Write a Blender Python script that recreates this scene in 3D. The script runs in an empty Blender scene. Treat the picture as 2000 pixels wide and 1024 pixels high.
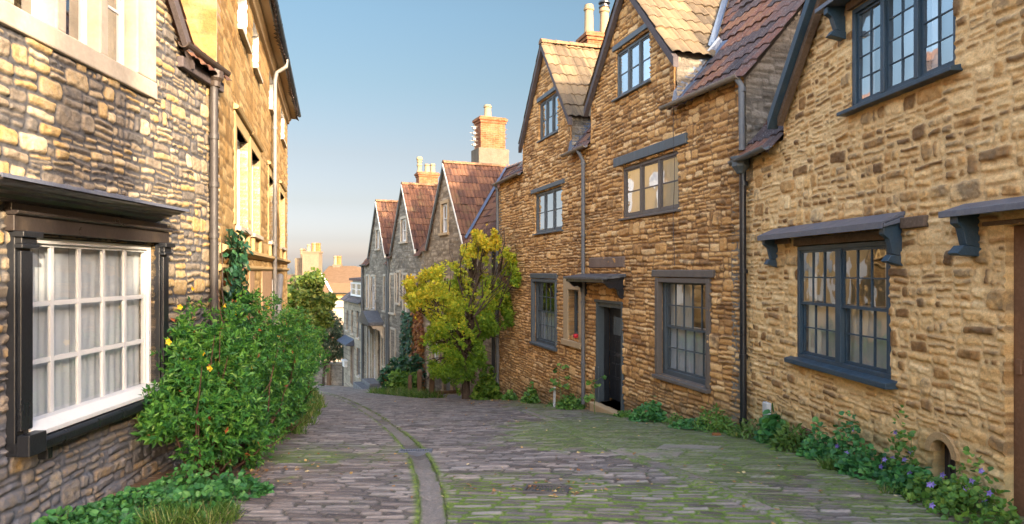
import bpy, math, random
import numpy as np
from mathutils import Vector, Matrix
R = math.radians
SC = bpy.context.scene
COL = SC.collection

# ------------------------------------------------------------------ camera
EYE = 1.6
FPX, CX, CY = 1300.0, 1000.0, 530.0
cam = bpy.data.objects.new('camera', bpy.data.cameras.new('camera'))
COL.objects.link(cam)
cam.location = (0, 0, EYE)
cam.rotation_euler = (R(90), 0, 0)
cam.data.sensor_width = 36.0
cam.data.lens = FPX / 2000 * 36
cam.data.shift_y = (CY - 512) / 2000
cam.data.clip_start = 0.05
cam.data.clip_end = 6000
SC.camera = cam

# ------------------------------------------------------------------ light
SUN_EL, SUN_PHI = 16.0, 34.0          # elevation; angle of the sun off the street axis, behind the camera to the right
to_sun = Vector((math.sin(R(SUN_PHI)) * math.cos(R(SUN_EL)), -math.cos(R(SUN_PHI)) * math.cos(R(SUN_EL)), math.sin(R(SUN_EL))))
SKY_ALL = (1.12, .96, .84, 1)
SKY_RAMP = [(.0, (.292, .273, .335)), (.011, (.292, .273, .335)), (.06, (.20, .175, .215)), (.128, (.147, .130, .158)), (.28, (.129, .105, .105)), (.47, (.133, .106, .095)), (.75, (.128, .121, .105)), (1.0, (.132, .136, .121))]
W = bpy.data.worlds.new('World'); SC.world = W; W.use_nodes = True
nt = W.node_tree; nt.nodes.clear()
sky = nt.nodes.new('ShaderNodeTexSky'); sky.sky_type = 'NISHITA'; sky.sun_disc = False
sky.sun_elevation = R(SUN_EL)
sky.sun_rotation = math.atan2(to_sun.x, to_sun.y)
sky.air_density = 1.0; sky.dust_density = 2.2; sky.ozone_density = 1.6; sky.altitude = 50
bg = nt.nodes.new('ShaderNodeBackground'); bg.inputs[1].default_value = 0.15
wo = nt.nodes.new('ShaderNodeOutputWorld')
# multiplier by direction: dims the sky ahead over the lane, leaves the rest bright
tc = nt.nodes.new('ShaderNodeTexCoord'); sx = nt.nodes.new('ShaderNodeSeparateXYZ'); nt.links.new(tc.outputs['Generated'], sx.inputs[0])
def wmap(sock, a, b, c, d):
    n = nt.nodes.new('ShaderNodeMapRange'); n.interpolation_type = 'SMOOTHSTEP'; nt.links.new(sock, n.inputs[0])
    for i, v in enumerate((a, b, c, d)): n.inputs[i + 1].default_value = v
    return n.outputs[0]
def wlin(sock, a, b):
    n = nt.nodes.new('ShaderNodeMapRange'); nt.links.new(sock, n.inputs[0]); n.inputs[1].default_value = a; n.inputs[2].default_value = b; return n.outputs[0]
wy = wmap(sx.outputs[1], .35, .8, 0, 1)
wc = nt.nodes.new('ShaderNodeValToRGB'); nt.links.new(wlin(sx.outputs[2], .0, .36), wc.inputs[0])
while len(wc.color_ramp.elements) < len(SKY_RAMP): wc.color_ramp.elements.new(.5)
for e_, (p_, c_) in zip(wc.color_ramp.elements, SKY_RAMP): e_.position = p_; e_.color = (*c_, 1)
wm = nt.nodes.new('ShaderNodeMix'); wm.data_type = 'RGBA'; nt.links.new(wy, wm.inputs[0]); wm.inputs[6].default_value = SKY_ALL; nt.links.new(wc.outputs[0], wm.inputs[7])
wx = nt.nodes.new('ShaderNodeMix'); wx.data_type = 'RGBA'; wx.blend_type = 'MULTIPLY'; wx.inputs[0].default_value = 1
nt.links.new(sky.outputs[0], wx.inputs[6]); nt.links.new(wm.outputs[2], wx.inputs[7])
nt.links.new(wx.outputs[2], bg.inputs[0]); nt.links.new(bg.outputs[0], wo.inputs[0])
sl = bpy.data.lights.new('sun', 'SUN'); sl.energy = 1.25; sl.angle = R(0.6); sl.color = (1.0, 0.82, 0.60)
so = bpy.data.objects.new('sun', sl); COL.objects.link(so)
so.rotation_euler = to_sun.to_track_quat('Z', 'Y').to_euler()
so.location = (20, -20, 30)
SC.view_settings.view_transform = 'Standard'; SC.view_settings.look = 'None'
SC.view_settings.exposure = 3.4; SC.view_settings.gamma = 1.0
SC.view_settings.use_curve_mapping = False
SC.render.engine = 'CYCLES'
SC.cycles.max_bounces = 8; SC.cycles.diffuse_bounces = 4; SC.cycles.transparent_max_bounces = 12
SC.cycles.caustics_reflective = False; SC.cycles.caustics_refractive = False

# ------------------------------------------------------------------ numpy noise
_rt = np.random.RandomState(7)
_T = _rt.rand(16, 256, 256)
def vn(x, y, k=0):
    x = np.asarray(x, float); y = np.asarray(y, float)
    xi = np.floor(x).astype(int); yi = np.floor(y).astype(int)
    fx = x - xi; fy = y - yi
    fx = fx * fx * (3 - 2 * fx); fy = fy * fy * (3 - 2 * fy)
    T = _T[k % 16]; x0 = xi & 255; x1 = (xi + 1) & 255; y0 = yi & 255; y1 = (yi + 1) & 255
    return (T[x0, y0] * (1 - fx) + T[x1, y0] * fx) * (1 - fy) + (T[x0, y1] * (1 - fx) + T[x1, y1] * fx) * fy - 0.5
def fbm(x, y, k=0, o=3):
    r = 0; a = 1.0
    for i in range(o):
        r = r + a * vn(x * 2 ** i + 17.3 * i, y * 2 ** i + 9.1 * i, k + i); a *= 0.5
    return r
def hsh(*a):
    h = np.uint64(1469598103934665603)
    with np.errstate(over='ignore'):
        for v in a:
            v = np.asarray(v).astype(np.int64).astype(np.uint64)
            h = (h ^ v) * np.uint64(1099511628211)
            h = h ^ (h >> np.uint64(29))
            h = h * np.uint64(0xBF58476D1CE4E5B9)
            h = h ^ (h >> np.uint64(32))
    return (h & np.uint64(0xFFFFFF)).astype(float) / float(0x1000000)
def sstep(a, b, x):
    t = np.clip((x - a) / (b - a), 0, 1); return t * t * (3 - 2 * t)

# ------------------------------------------------------------------ objects
def tag(o, label=None, cat=None, group=None, kind=None):
    if label: o['label'] = label
    if cat: o['category'] = cat
    if group: o['group'] = group
    if kind: o['kind'] = kind
    return o
def thing(name, loc, label, cat, group=None):
    o = bpy.data.objects.new(name, None); COL.objects.link(o)
    o.location = loc; o.empty_display_size = 0.3
    return tag(o, label, cat, group)
def wloc(o):
    v = Vector(o.location)
    p = o.parent
    if p is not None and o.type == 'MESH': return Vector((0, 0, 0))
    return v
def link(o, parent=None):
    COL.objects.link(o)
    if parent is not None:
        o.parent = parent
        # meshes are written in world coordinates; the root empty carries the offset
        root = parent
        if root.type == 'EMPTY': o.matrix_parent_inverse = Matrix.Translation(-Vector(root.location))
    return o
def mesh(name, V, F, mat, parent=None, attrs=None, smooth=False, mi=None):
    """V (n,3) array; F list of arrays of quads/tris or a list of polygons"""
    me = bpy.data.meshes.new(name)
    V = np.asarray(V, dtype=np.float32).reshape(-1, 3)
    if isinstance(F, np.ndarray): F = [F]
    if len(F) and isinstance(F[0], np.ndarray):
        cnt = np.concatenate([np.full(len(f), f.shape[1], dtype=np.int32) for f in F])
        idx = np.concatenate([f.reshape(-1) for f in F]).astype(np.int32)
    else:
        cnt = np.array([len(f) for f in F], dtype=np.int32)
        idx = np.array([i for f in F for i in f], dtype=np.int32)
    me.vertices.add(len(V)); me.vertices.foreach_set('co', V.reshape(-1))
    me.loops.add(len(idx)); me.loops.foreach_set('vertex_index', idx)
    st = np.concatenate([[0], np.cumsum(cnt)[:-1]]).astype(np.int32)
    me.polygons.add(len(cnt)); me.polygons.foreach_set('loop_start', st); me.polygons.foreach_set('loop_total', cnt)
    if mi is not None: me.polygons.foreach_set('material_index', np.asarray(mi, dtype=np.int32))
    me.polygons.foreach_set('use_smooth', np.full(len(cnt), bool(smooth)))
    if attrs:
        for k, a in attrs.items():
            at = me.attributes.new(k, 'FLOAT', 'POINT'); at.data.foreach_set('value', np.asarray(a, dtype=np.float32))
    me.update(calc_edges=True); me.validate()
    for m in (mat if isinstance(mat, (list, tuple)) else [mat]): me.materials.append(m)
    return link(bpy.data.objects.new(name, me), parent)

class Fac:
    """a facade line in plan: P0 at s=0, unit direction d (away from the camera), n towards the street"""
    def __init__(s, x0, y0, vx, street):
        d = Vector((vx, 1.0)).normalized(); s.d = d; s.P0 = Vector((x0, y0)); s.k = vx
        n = Vector((-d.y, d.x))
        if n.x * street < 0: n = -n
        s.n = n
    def s(s, px):
        # ray X = a*Y ; line X = x0 + k (Y-y0)
        a = (px - CX) / FPX
        Y = (s.P0.x - s.k * s.P0.y) / (a - s.k)
        return (Y - s.P0.y) / s.d.y
    def so(s, px, o):
        a = (px - CX) / FPX
        return (a * (s.P0.y + s.n.y * o) - s.P0.x - s.n.x * o) / (s.d.x - a * s.d.y)
    def zo(s, px, py, o):
        u = s.so(px, o); return EYE + (CY - py) / FPX * (s.P0.y + s.d.y * u + s.n.y * o)
    def Y(s, px): return s.P0.y + s.s(px) * s.d.y
    def z(s, px, py): return EYE + (CY - py) / FPX * s.Y(px)
    def p(s, u, z, o=0.0):
        return (s.P0.x + s.d.x * u + s.n.x * o, s.P0.y + s.d.y * u + s.n.y * o, z)
    def pa(s, u, z, o):
        return np.stack([s.P0.x + s.d.x * u + s.n.x * o, s.P0.y + s.d.y * u + s.n.y * o, z + 0 * u], -1)

class MB:
    """collects boxes, prisms, tubes into one mesh; boxes in facade coordinates"""
    def __init__(s): s.v = []; s.f = []
    def poly(s, pts, faces):
        b = len(s.v); s.v += [tuple(p) for p in pts]; s.f += [tuple(b + i for i in f) for f in faces]; return s
    def box(s, F, s0, s1, z0, z1, o0, o1):
        P = [F.p(a, c, b) for c in (z0, z1) for a, b in ((s0, o0), (s1, o0), (s1, o1), (s0, o1))]
        return s.poly(P, [(0, 3, 2, 1), (4, 5, 6, 7), (0, 1, 5, 4), (1, 2, 6, 5), (2, 3, 7, 6), (3, 0, 4, 7)])
    def prof(s, F, s0, s1, pts):
        """extrude a (o,z) profile along s"""
        n = len(pts)
        P = [F.p(s0, z, o) for o, z in pts] + [F.p(s1, z, o) for o, z in pts]
        fs = [tuple(range(n))[::-1], tuple(range(n, 2 * n))] + [(i, (i + 1) % n, n + (i + 1) % n, n + i) for i in range(n)]
        return s.poly(P, fs)
    def profsz(s, F, pts, o0, o1):
        """extrude an (s,z) outline along o"""
        n = len(pts)
        P = [F.p(a, z, o0) for a, z in pts] + [F.p(a, z, o1) for a, z in pts]
        fs = [tuple(range(n))[::-1], tuple(range(n, 2 * n))] + [(i, (i + 1) % n, n + (i + 1) % n, n + i) for i in range(n)]
        return s.poly(P, fs)
    def tube(s, pts, r, n=10, caps=True, rad=None):
        pts = [Vector(p) for p in pts]; b = len(s.v)
        up = Vector((0, 0, 1)); prev = None
        for i, p in enumerate(pts):
            t = (pts[min(i + 1, len(pts) - 1)] - pts[max(i - 1, 0)]).normalized()
            if prev is None:
                a = t.cross(up) if abs(t.z) < 0.95 else t.cross(Vector((1, 0, 0)))
                a.normalize()
            else:
                a = (prev - t * prev.dot(t)); a = a.normalized() if a.length > 1e-6 else t.orthogonal().normalized()
            prev = a; c = t.cross(a)
            rr = rad[i] if rad else r
            for k in range(n):
                q = 2 * math.pi * k / n
                s.v.append(tuple(p + a * math.cos(q) * rr + c * math.sin(q) * rr))
        for i in range(len(pts) - 1):
            for k in range(n):
                a0 = b + i * n + k; a1 = b + i * n + (k + 1) % n
                s.f.append((a0, a1, a1 + n, a0 + n))
        if caps:
            s.f.append(tuple(b + k for k in range(n))[::-1]); s.f.append(tuple(b + (len(pts) - 1) * n + k for k in range(n)))
        return s
    def lathe(s, c, prof, n=14):
        b = len(s.v)
        for r, z in prof:
            for k in range(n):
                q = 2 * math.pi * k / n
                s.v.append((c[0] + r * math.cos(q), c[1] + r * math.sin(q), c[2] + z))
        for i in range(len(prof) - 1):
            for k in range(n):
                a0 = b + i * n + k; a1 = b + i * n + (k + 1) % n
                s.f.append((a0, a1, a1 + n, a0 + n))
        s.f.append(tuple(b + k for k in range(n))[::-1]); s.f.append(tuple(b + (len(prof) - 1) * n + k for k in range(n)))
        return s
    def out(s, name, mat, parent=None, bevel=0, smooth=False):
        o = mesh(name, s.v, s.f, mat, parent, smooth=smooth)
        if bevel:
            m = o.modifiers.new('b', 'BEVEL'); m.width = bevel; m.segments = 2; m.limit_method = 'ANGLE'
        if smooth:
            m = o.modifiers.new('e', 'EDGE_SPLIT'); m.split_angle = R(40)
        return o

# ------------------------------------------------------------------ materials
def node_mat(name):
    m = bpy.data.materials.new(name); m.use_nodes = True
    nt = m.node_tree; nt.nodes.clear()
    return m, nt
class NB:
    def __init__(s, nt): s.nt = nt
    def n(s, t, **kw):
        nd = s.nt.nodes.new(t)
        for k, v in kw.items():
            if k.startswith('i_'):
                key = k[2:]; key = int(key) if key.isdigit() else key.replace('_', ' ')
                s.set(nd.inputs[key], v)
            else: setattr(nd, k, v)
        return nd
    def set(s, inp, v):
        if isinstance(v, bpy.types.NodeSocket): s.nt.links.new(v, inp)
        elif isinstance(v, (tuple, list)) and inp.type == 'RGBA' and len(v) == 3: inp.default_value = (*v, 1)
        else: inp.default_value = v
    def noise(s, scale, detail=4, rough=.55, vec=None, dist=0):
        nd = s.n('ShaderNodeTexNoise', i_Scale=scale, i_Detail=detail, i_Roughness=rough, i_Distortion=dist)
        s.set(nd.inputs['Vector'], vec if vec is not None else s.pos()); return nd.outputs['Fac']
    def pos(s):
        if not hasattr(s, '_p'): s._p = s.n('ShaderNodeNewGeometry').outputs['Position']
        return s._p
    def mapv(s, sc, vec=None, rot=(0, 0, 0)):
        nd = s.n('ShaderNodeMapping'); s.set(nd.inputs['Vector'], vec if vec is not None else s.pos())
        nd.inputs['Scale'].default_value = sc; nd.inputs['Rotation'].default_value = rot; return nd.outputs[0]
    def ramp(s, fac, stops, interp='LINEAR'):
        nd = s.n('ShaderNodeValToRGB'); cr = nd.color_ramp; cr.interpolation = interp
        while len(cr.elements) < len(stops): cr.elements.new(0.5)
        for e, (p, c) in zip(cr.elements, stops):
            e.position = p; e.color = (*c, 1) if len(c) == 3 else c
        s.set(nd.inputs[0], fac); return nd.outputs[0]
    def rng(s, fac, a, b, c=0, d=1):
        nd = s.n('ShaderNodeMapRange'); s.set(nd.inputs[0], fac)
        for i, v in enumerate((a, b, c, d)): nd.inputs[i + 1].default_value = v
        return nd.outputs[0]
    def mix(s, fac, a, b, mode='MIX'):
        nd = s.n('ShaderNodeMix', data_type='RGBA', blend_type=mode)
        s.set(nd.inputs[0], fac); s.set(nd.inputs[6], a); s.set(nd.inputs[7], b); return nd.outputs[2]
    def math(s, op, a, b=0.0):
        nd = s.n('ShaderNodeMath', operation=op); s.set(nd.inputs[0], a); s.set(nd.inputs[1], b); return nd.outputs[0]
    def attr(s, name): return s.n('ShaderNodeAttribute', attribute_name=name).outputs['Fac']
    def bump(s, h, dist=.01, st=1.0, nrm=None):
        nd = s.n('ShaderNodeBump', i_Height=h, i_Distance=dist, i_Strength=st)
        if nrm is not None: s.set(nd.inputs['Normal'], nrm)
        return nd.outputs[0]
    def out(s, col, rough=.8, nrm=None, metal=0, spec=.3, extra=None):
        p = s.n('ShaderNodeBsdfPrincipled'); s.set(p.inputs['Base Color'], col); s.set(p.inputs['Roughness'], rough)
        p.inputs['Metallic'].default_value = metal; p.inputs['Specular IOR Level'].default_value = spec
        if nrm is not None: s.set(p.inputs['Normal'], nrm)
        o = s.n('ShaderNodeOutputMaterial'); s.nt.links.new(p.outputs[0], o.inputs[0]); return p

def m_stone(name, stops, mortar, mmix=1.0, stain=None, fine=60, bd=.006, smear=.5, lichen=None, dark=None, base=None):
    """masonry: attributes rnd (per stone) and mor (mortar 0..1) come from the wall mesh"""
    m, nt = node_mat(name); b = NB(nt)
    r = b.attr('rnd'); r2 = b.attr('rnd2'); mo = b.attr('mor')
    n1 = b.noise(9, 6, .65); n2 = b.noise(fine, 5, .7); n3 = b.noise(1.1, 4, .6)
    f = b.math('ADD', r, b.math('MULTIPLY', b.math('SUBTRACT', n1, .5), .55))
    c = b.ramp(f, stops)
    n4 = b.noise(34, 5, .75, vec=b.mapv((1, 1, 1.5)))
    c = b.mix(b.rng(n2, .38, .72, .0, .45), c, b.mix(1.0, c, (.42, .38, .35), 'MULTIPLY'))
    c = b.mix(b.rng(n4, .52, .68, 0, .5), c, b.mix(1.0, c, (.48, .43, .40), 'MULTIPLY'))
    c = b.mix(b.rng(n4, .46, .30, 0, .5), c, b.mix(1.0, c, (1.35, 1.32, 1.28), 'MULTIPLY'))
    if dark:   # weathered black crust, per stone patches
        dk = b.math('MULTIPLY', b.rng(b.math('ADD', r2, b.math('MULTIPLY', b.math('SUBTRACT', n3, .5), 1.6)), dark[1], dark[1] + .12),
                    b.rng(n1, .36, .6))
        c = b.mix(b.math('MULTIPLY', dk, dark[2]), c, dark[0])
    mm = b.math('MULTIPLY', b.math('ADD', mo, b.math('MULTIPLY', b.math('SUBTRACT', n1, .5), smear)), mmix)
    mcol = b.mix(b.rng(n2, .3, .7), mortar, b.mix(1.0, mortar, (.62, .6, .58), 'MULTIPLY'))
    nd = b.n('ShaderNodeClamp'); b.set(nd.inputs[0], mm); c = b.mix(nd.outputs[0], c, mcol)
    if stain:
        c = b.mix(b.math('MULTIPLY', b.rng(n3, .45, .7), stain[1]), c, b.mix(1.0, c, stain[0], 'MULTIPLY'))
    if lichen:
        l = b.noise(5, 7, .7, vec=b.mapv((1, 1, .6)))
        c = b.mix(b.math('MULTIPLY', b.rng(l, .55, .68), lichen[1]), c, lichen[0])
    if base:   # green algae / damp near the ground, a blue-grey tone on the shop (attribute low)
        c = b.mix(b.math('MULTIPLY', b.attr('low'), b.rng(n1, .3, .65, .2, 1)), c, base)
    hh = b.math('ADD', b.math('ADD', b.math('MULTIPLY', n2, .6), b.math('MULTIPLY', n1, .8)), b.math('MULTIPLY', n4, -1.1))
    b.out(c, .92, b.bump(hh, bd, .9), spec=.15)
    return m
def m_plain(name, col, rough=.6, var=.25, scale=8, bump=.002, spec=.35, metal=0, dirt=None, streak=False):
    m, nt = node_mat(name); b = NB(nt)
    n1 = b.noise(scale, 6, .62, vec=b.mapv((1, 1, .25)) if streak else None); n2 = b.noise(scale * 9, 4, .6)
    c = b.mix(b.rng(n1, .3, .7, 0, var), col, tuple(x * .45 for x in col))
    c = b.mix(b.rng(n2, .45, .75, 0, var * .7), c, tuple(min(1, x * 1.5 + .02) for x in col))
    if dirt: c = b.mix(b.rng(n1, .5, .72, 0, dirt[1]), c, dirt[0])
    b.out(c, b.rng(n1, .3, .7, max(.03, rough - .1), min(1, rough + .12)), b.bump(b.math('ADD', n2, n1), bump, .7), metal, spec)
    return m
def m_tile(name, stops, lich=((.42, .40, .30), .5), moss=None):
    m, nt = node_mat(name); b = NB(nt)
    r = b.attr('rnd'); e = b.attr('mor')
    n1 = b.noise(6, 6, .65); n2 = b.noise(45, 4, .65)
    f = b.math('ADD', r, b.math('MULTIPLY', b.math('SUBTRACT', n1, .5), .9))
    c = b.ramp(f, stops)
    c = b.mix(b.math('MULTIPLY', b.rng(n2, .56, .66), lich[1]), c, lich[0])
    c = b.mix(b.math('MULTIPLY', e, .75), c, b.mix(1.0, c, (.3, .28, .27), 'MULTIPLY'))
    if moss:
        n3 = b.noise(2.2, 6, .7); c = b.mix(b.math('MULTIPLY', b.rng(n3, .55, .68), moss[1]), c, moss[0])
    b.out(c, .85, b.bump(b.math('ADD', n2, n1), .006, .8), spec=.25)
    return m
def m_leaf(name, stops, trans=.35, rough=.5):
    m, nt = node_mat(name); b = NB(nt)
    c = b.ramp(b.attr('rnd'), stops)
    n = b.noise(30, 2); c = b.mix(b.rng(n, .35, .65, 0, .35), c, b.mix(1.0, c, (.6, .65, .5), 'MULTIPLY'))
    p = b.n('ShaderNodeBsdfPrincipled'); b.set(p.inputs['Base Color'], c); p.inputs['Roughness'].default_value = rough
    p.inputs['Specular IOR Level'].default_value = .35
    t = b.n('ShaderNodeBsdfTranslucent'); b.set(t.inputs[0], b.mix(1.0, c, (1.0, 1.0, .55), 'MULTIPLY'))
    mx = b.n('ShaderNodeMixShader'); mx.inputs[0].default_value = trans
    nt.links.new(p.outputs[0], mx.inputs[1]); nt.links.new(t.outputs[0], mx.inputs[2])
    o = b.n('ShaderNodeOutputMaterial'); nt.links.new(mx.outputs[0], o.inputs[0])
    return m
def m_glass(name, wav=.0012, extra=.05, tint=(.93, .95, .95)):
    m, nt = node_mat(name); b = NB(nt)
    nz = b.noise(2.3, 2, .5)
    bm = b.bump(nz, wav * 8, .35)
    geo = b.n('ShaderNodeNewGeometry'); dt = b.n('ShaderNodeVectorMath', operation='DOT_PRODUCT'); b.set(dt.inputs[0], geo.outputs['Incoming']); b.set(dt.inputs[1], geo.outputs['Normal'])
    ca = b.math('SUBTRACT', 1.0, b.math('ABSOLUTE', dt.outputs['Value'])); fr = b.math('ADD', b.math('MULTIPLY', b.math('POWER', ca, 4.5), .95), .05)
    g = b.n('ShaderNodeBsdfGlossy', i_Roughness=.015, i_Color=(.86, .90, .95, 1)); b.set(g.inputs['Normal'], bm)
    t = b.n('ShaderNodeBsdfTransparent', i_Color=(*tint, 1))
    f = b.math('MINIMUM', b.math('ADD', b.math('MULTIPLY', fr, 1.4), extra), .95)
    mx = b.n('ShaderNodeMixShader'); b.set(mx.inputs[0], f)
    nt.links.new(t.outputs[0], mx.inputs[1]); nt.links.new(g.outputs[0], mx.inputs[2])
    o = b.n('ShaderNodeOutputMaterial'); nt.links.new(mx.outputs[0], o.inputs[0])
    return m
def m_fabric(name, col, f=38):
    m, nt = node_mat(name); b = NB(nt)
    n1 = b.noise(5, 3); c = b.mix(b.rng(n1, .3, .7, 0, .35), col, tuple(x * .7 for x in col))
    d = b.n('ShaderNodeBsdfDiffuse'); b.set(d.inputs[0], c)
    t = b.n('ShaderNodeBsdfTranslucent'); b.set(t.inputs[0], c)
    mx = b.n('ShaderNodeMixShader'); mx.inputs[0].default_value = .3
    nt.links.new(d.outputs[0], mx.inputs[1]); nt.links.new(t.outputs[0], mx.inputs[2])
    o = b.n('ShaderNodeOutputMaterial'); nt.links.new(mx.outputs[0], o.inputs[0])
    return m
def m_brick(name, c1, c2, mortar, sc=1.0):
    m, nt = node_mat(name); b = NB(nt)
    g = b.n('ShaderNodeNewGeometry')
    # pick the horizontal coordinate from the face direction
    sep = b.n('ShaderNodeSeparateXYZ'); nt.links.new(g.outputs['Position'], sep.inputs[0])
    sn = b.n('ShaderNodeSeparateXYZ'); nt.links.new(g.outputs['True Normal'], sn.inputs[0])
    ux = b.math('MULTIPLY', sep.outputs[0], b.math('ABSOLUTE', sn.outputs[1])); uy = b.math('MULTIPLY', sep.outputs[1], b.math('ABSOLUTE', sn.outputs[0]))
    u = b.math('ADD', ux, uy)
    cm = b.n('ShaderNodeCombineXYZ'); b.set(cm.inputs[0], u); b.set(cm.inputs[1], sep.outputs[2])
    br = b.n('ShaderNodeTexBrick', i_Scale=sc, i_Color1=(*c1, 1), i_Color2=(*c2, 1), i_Mortar=(*mortar, 1))
    br.inputs['Mortar Size'].default_value = .008; br.inputs['Brick Width'].default_value = .22; br.inputs['Row Height'].default_value = .075
    br.inputs['Bias'].default_value = 0
    nt.links.new(cm.outputs[0], br.inputs['Vector'])
    n1 = b.noise(4, 6, .7); c = b.mix(b.rng(n1, .4, .75, 0, .4), br.outputs[0], (.26, .20, .13))
    b.out(c, .9, b.bump(b.math('ADD', b.noise(40, 4), b.math('MULTIPLY', br.outputs[1], -2)), .006, .8), spec=.15)
    return m
# ------------------------------------------------------------------ materials
M = {}
M['stone_near'] = m_stone('tan rubble', [(0, (.22, .12, .05)), (.25, (.50, .28, .105)), (.55, (.74, .46, .19)), (1, (.84, .60, .31))], (.80, .55, .27),
    smear=1.25, dark=((.10, .07, .05), .62, .8), stain=((.85, .72, .58), .2), fine=70, bd=.007, base=(.30, .27, .13))
M['stone_brown'] = m_stone('brown rubble', [(0, (.36, .19, .075)), (.3, (.60, .33, .12)), (.7, (.74, .44, .18)), (1, (.80, .54, .27))], (.26, .15, .075),
    dark=((.09, .06, .045), .80, .7), stain=((.62, .52, .46), .45), fine=55, bd=.009, base=(.16, .12, .07))
M['stone_shop'] = m_stone('grey gold rubble', [(0, (.13, .12, .11)), (.3, (.25, .205, .15)), (.6, (.37, .29, .18)), (.8, (.42, .28, .11)), (1, (.50, .42, .29))], (.085, .085, .09),
    stain=((.7, .68, .66), .4), fine=60, bd=.006, base=(.125, .135, .165))
M['stone_gold'] = m_stone('golden ashlar', [(0, (.22, .13, .048)), (.4, (.32, .20, .075)), (1, (.40, .28, .13))], (.22, .145, .07), mmix=.8,
    stain=((.8, .66, .45), .5), fine=40, bd=.004)
M['stone_brownashlar'] = m_plain('brown ashlar', (.30, .19, .11), .85, .4, 3, .004, .1)
M['stone_grey'] = m_stone('grey rubble', [(0, (.13, .115, .095)), (.4, (.25, .215, .17)), (1, (.37, .32, .25))], (.20, .175, .14), stain=((.6, .57, .55), .5), fine=25, bd=.02)
M['stone_grey2'] = m_stone('grey rubble warm', [(0, (.17, .13, .09)), (.4, (.31, .24, .16)), (1, (.44, .35, .24))], (.26, .2, .14), stain=((.55, .5, .46), .5), fine=25, bd=.02)
M['stone_ashlar'] = m_stone('pale ashlar', [(0, (.26, .225, .175)), (1, (.36, .31, .24))], (.2, .17, .13), stain=((.7, .67, .63), .5), fine=20, bd=.006)
M['rubble_plain'] = m_plain('rubble plain', (.33, .24, .14), .9, .6, 6, .02, .1)
M['render_pink'] = m_plain('pinkish render', (.30, .22, .16), .9, .35, 3, .004, .1)
M['bath'] = m_plain('dressed limestone', (.42, .36, .28), .85, .28, 3, .003, .15, dirt=((.2, .18, .15), .4))
M['bath_cream'] = m_plain('cream limestone', (.42, .30, .17), .85, .2, 3, .003, .15)
M['white'] = m_plain('white paint', (.60, .60, .59), .45, .10, 5, .0015, .4)
M['white_reveal'] = m_plain('white limewash', (.62, .61, .59), .6, .08, 3, .001, .3)
M['offwhite'] = m_plain('aged white paint', (.62, .58, .50), .5, .2, 5, .001, .3)
M['black'] = m_plain('black gloss paint', (.012, .014, .018), .33, .3, 6, .002, .5, streak=True)
M['shopdark'] = m_plain('dark brown fascia paint', (.035, .028, .026), .36, .5, 4, .002, .5, dirt=((.16, .12, .08), .45))
M['lead'] = m_plain('lead sheet', (.10, .11, .14), .42, .35, 5, .004, .5, dirt=((.2, .2, .21), .5))
M['leadblue'] = m_plain('bluish lead flashing', (.075, .105, .16), .5, .35, 6, .003, .4, dirt=((.15, .17, .21), .4))
M['teal'] = m_plain('blue grey paint', (.026, .052, .078), .42, .45, 9, .003, .4, dirt=((.075, .085, .085), .45), streak=True)
M['tealgrey'] = m_plain('grey paint', (.080, .095, .105), .5, .45, 9, .003, .35, dirt=((.15, .14, .12), .4), streak=True)
M['greybrown'] = m_plain('grey brown paint', (.12, .10, .085), .55, .3, 5, .003, .3)
M['timber'] = m_plain('weathered timber', (.14, .095, .065), .8, .6, 4, .006, .15, streak=True)
M['oak'] = m_plain('brown oak', (.17, .085, .045), .55, .55, 5, .003, .3, streak=True)
M['barge'] = m_plain('dark barge board', (.085, .07, .07), .7, .5, 5, .003, .2)
M['pipe_grey'] = m_plain('grey pipe', (.12, .125, .13), .5, .35, 5, .001, .4, dirt=((.2, .16, .12), .4))
M['pipe_white'] = m_plain('pale pipe', (.17, .165, .155), .4, .25, 5, .001, .45)
M['gutter_old'] = m_plain('aged gutter', (.23, .19, .15), .6, .5, 8, .002, .3)
M['iron'] = m_plain('iron', (.10, .09, .085), .6, .5, 20, .002, .4, metal=.4)
M['blue_iron'] = m_plain('blue grey grate', (.085, .10, .135), .45, .3, 20, .002, .5)
M['pot'] = m_plain('buff clay pot', (.22, .165, .10), .8, .35, 8, .002, .2, dirt=((.3, .25, .18), .4))
M['pot_orange'] = m_plain('orange clay pot', (.22, .09, .03), .8, .3, 8, .002, .2)
M['concrete'] = m_plain('cement render', (.12, .10, .075), .9, .5, 4, .01, .1)
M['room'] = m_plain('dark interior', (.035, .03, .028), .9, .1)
M['glass'] = m_glass('window glass')
M['glass_sky'] = m_glass('old window glass', extra=.42)
M['glass_mid'] = m_glass('wavy window glass', extra=.16, wav=.002)
M['net'] = m_fabric('net curtain', (.86, .89, .92))
M['curtain_cream'] = m_fabric('cream curtain', (.80, .74, .64))
M['curtain_print'] = m_fabric('printed curtain', (.76, .73, .68))
M['brick'] = m_brick('chimney brick', (.21, .06, .018), (.14, .036, .014), (.15, .10, .06))
M['tile_buff'] = m_tile('lichened tile', [(0, (.075, .056, .036)), (.4, (.13, .094, .055)), (1, (.20, .14, .075))], ((.26, .21, .13), .35))
M['tile_purple'] = m_tile('purple red tile', [(0, (.045, .035, .036)), (.45, (.085, .055, .050)), (.8, (.14, .060, .040)), (1, (.18, .085, .045))], ((.4, .37, .33), .35))
M['tile_red'] = m_tile('red brown tile', [(0, (.06, .030, .022)), (.5, (.095, .042, .026)), (1, (.145, .070, .038))], ((.24, .17, .11), .3), ((.12, .11, .045), .35))
M['tile_dark'] = m_tile('dark tile', [(0, (.05, .045, .05)), (1, (.12, .09, .085))])
M['tile_far'] = m_plain('far roof', (.12, .075, .042), .85, .3, 2, .01, .15)
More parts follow.
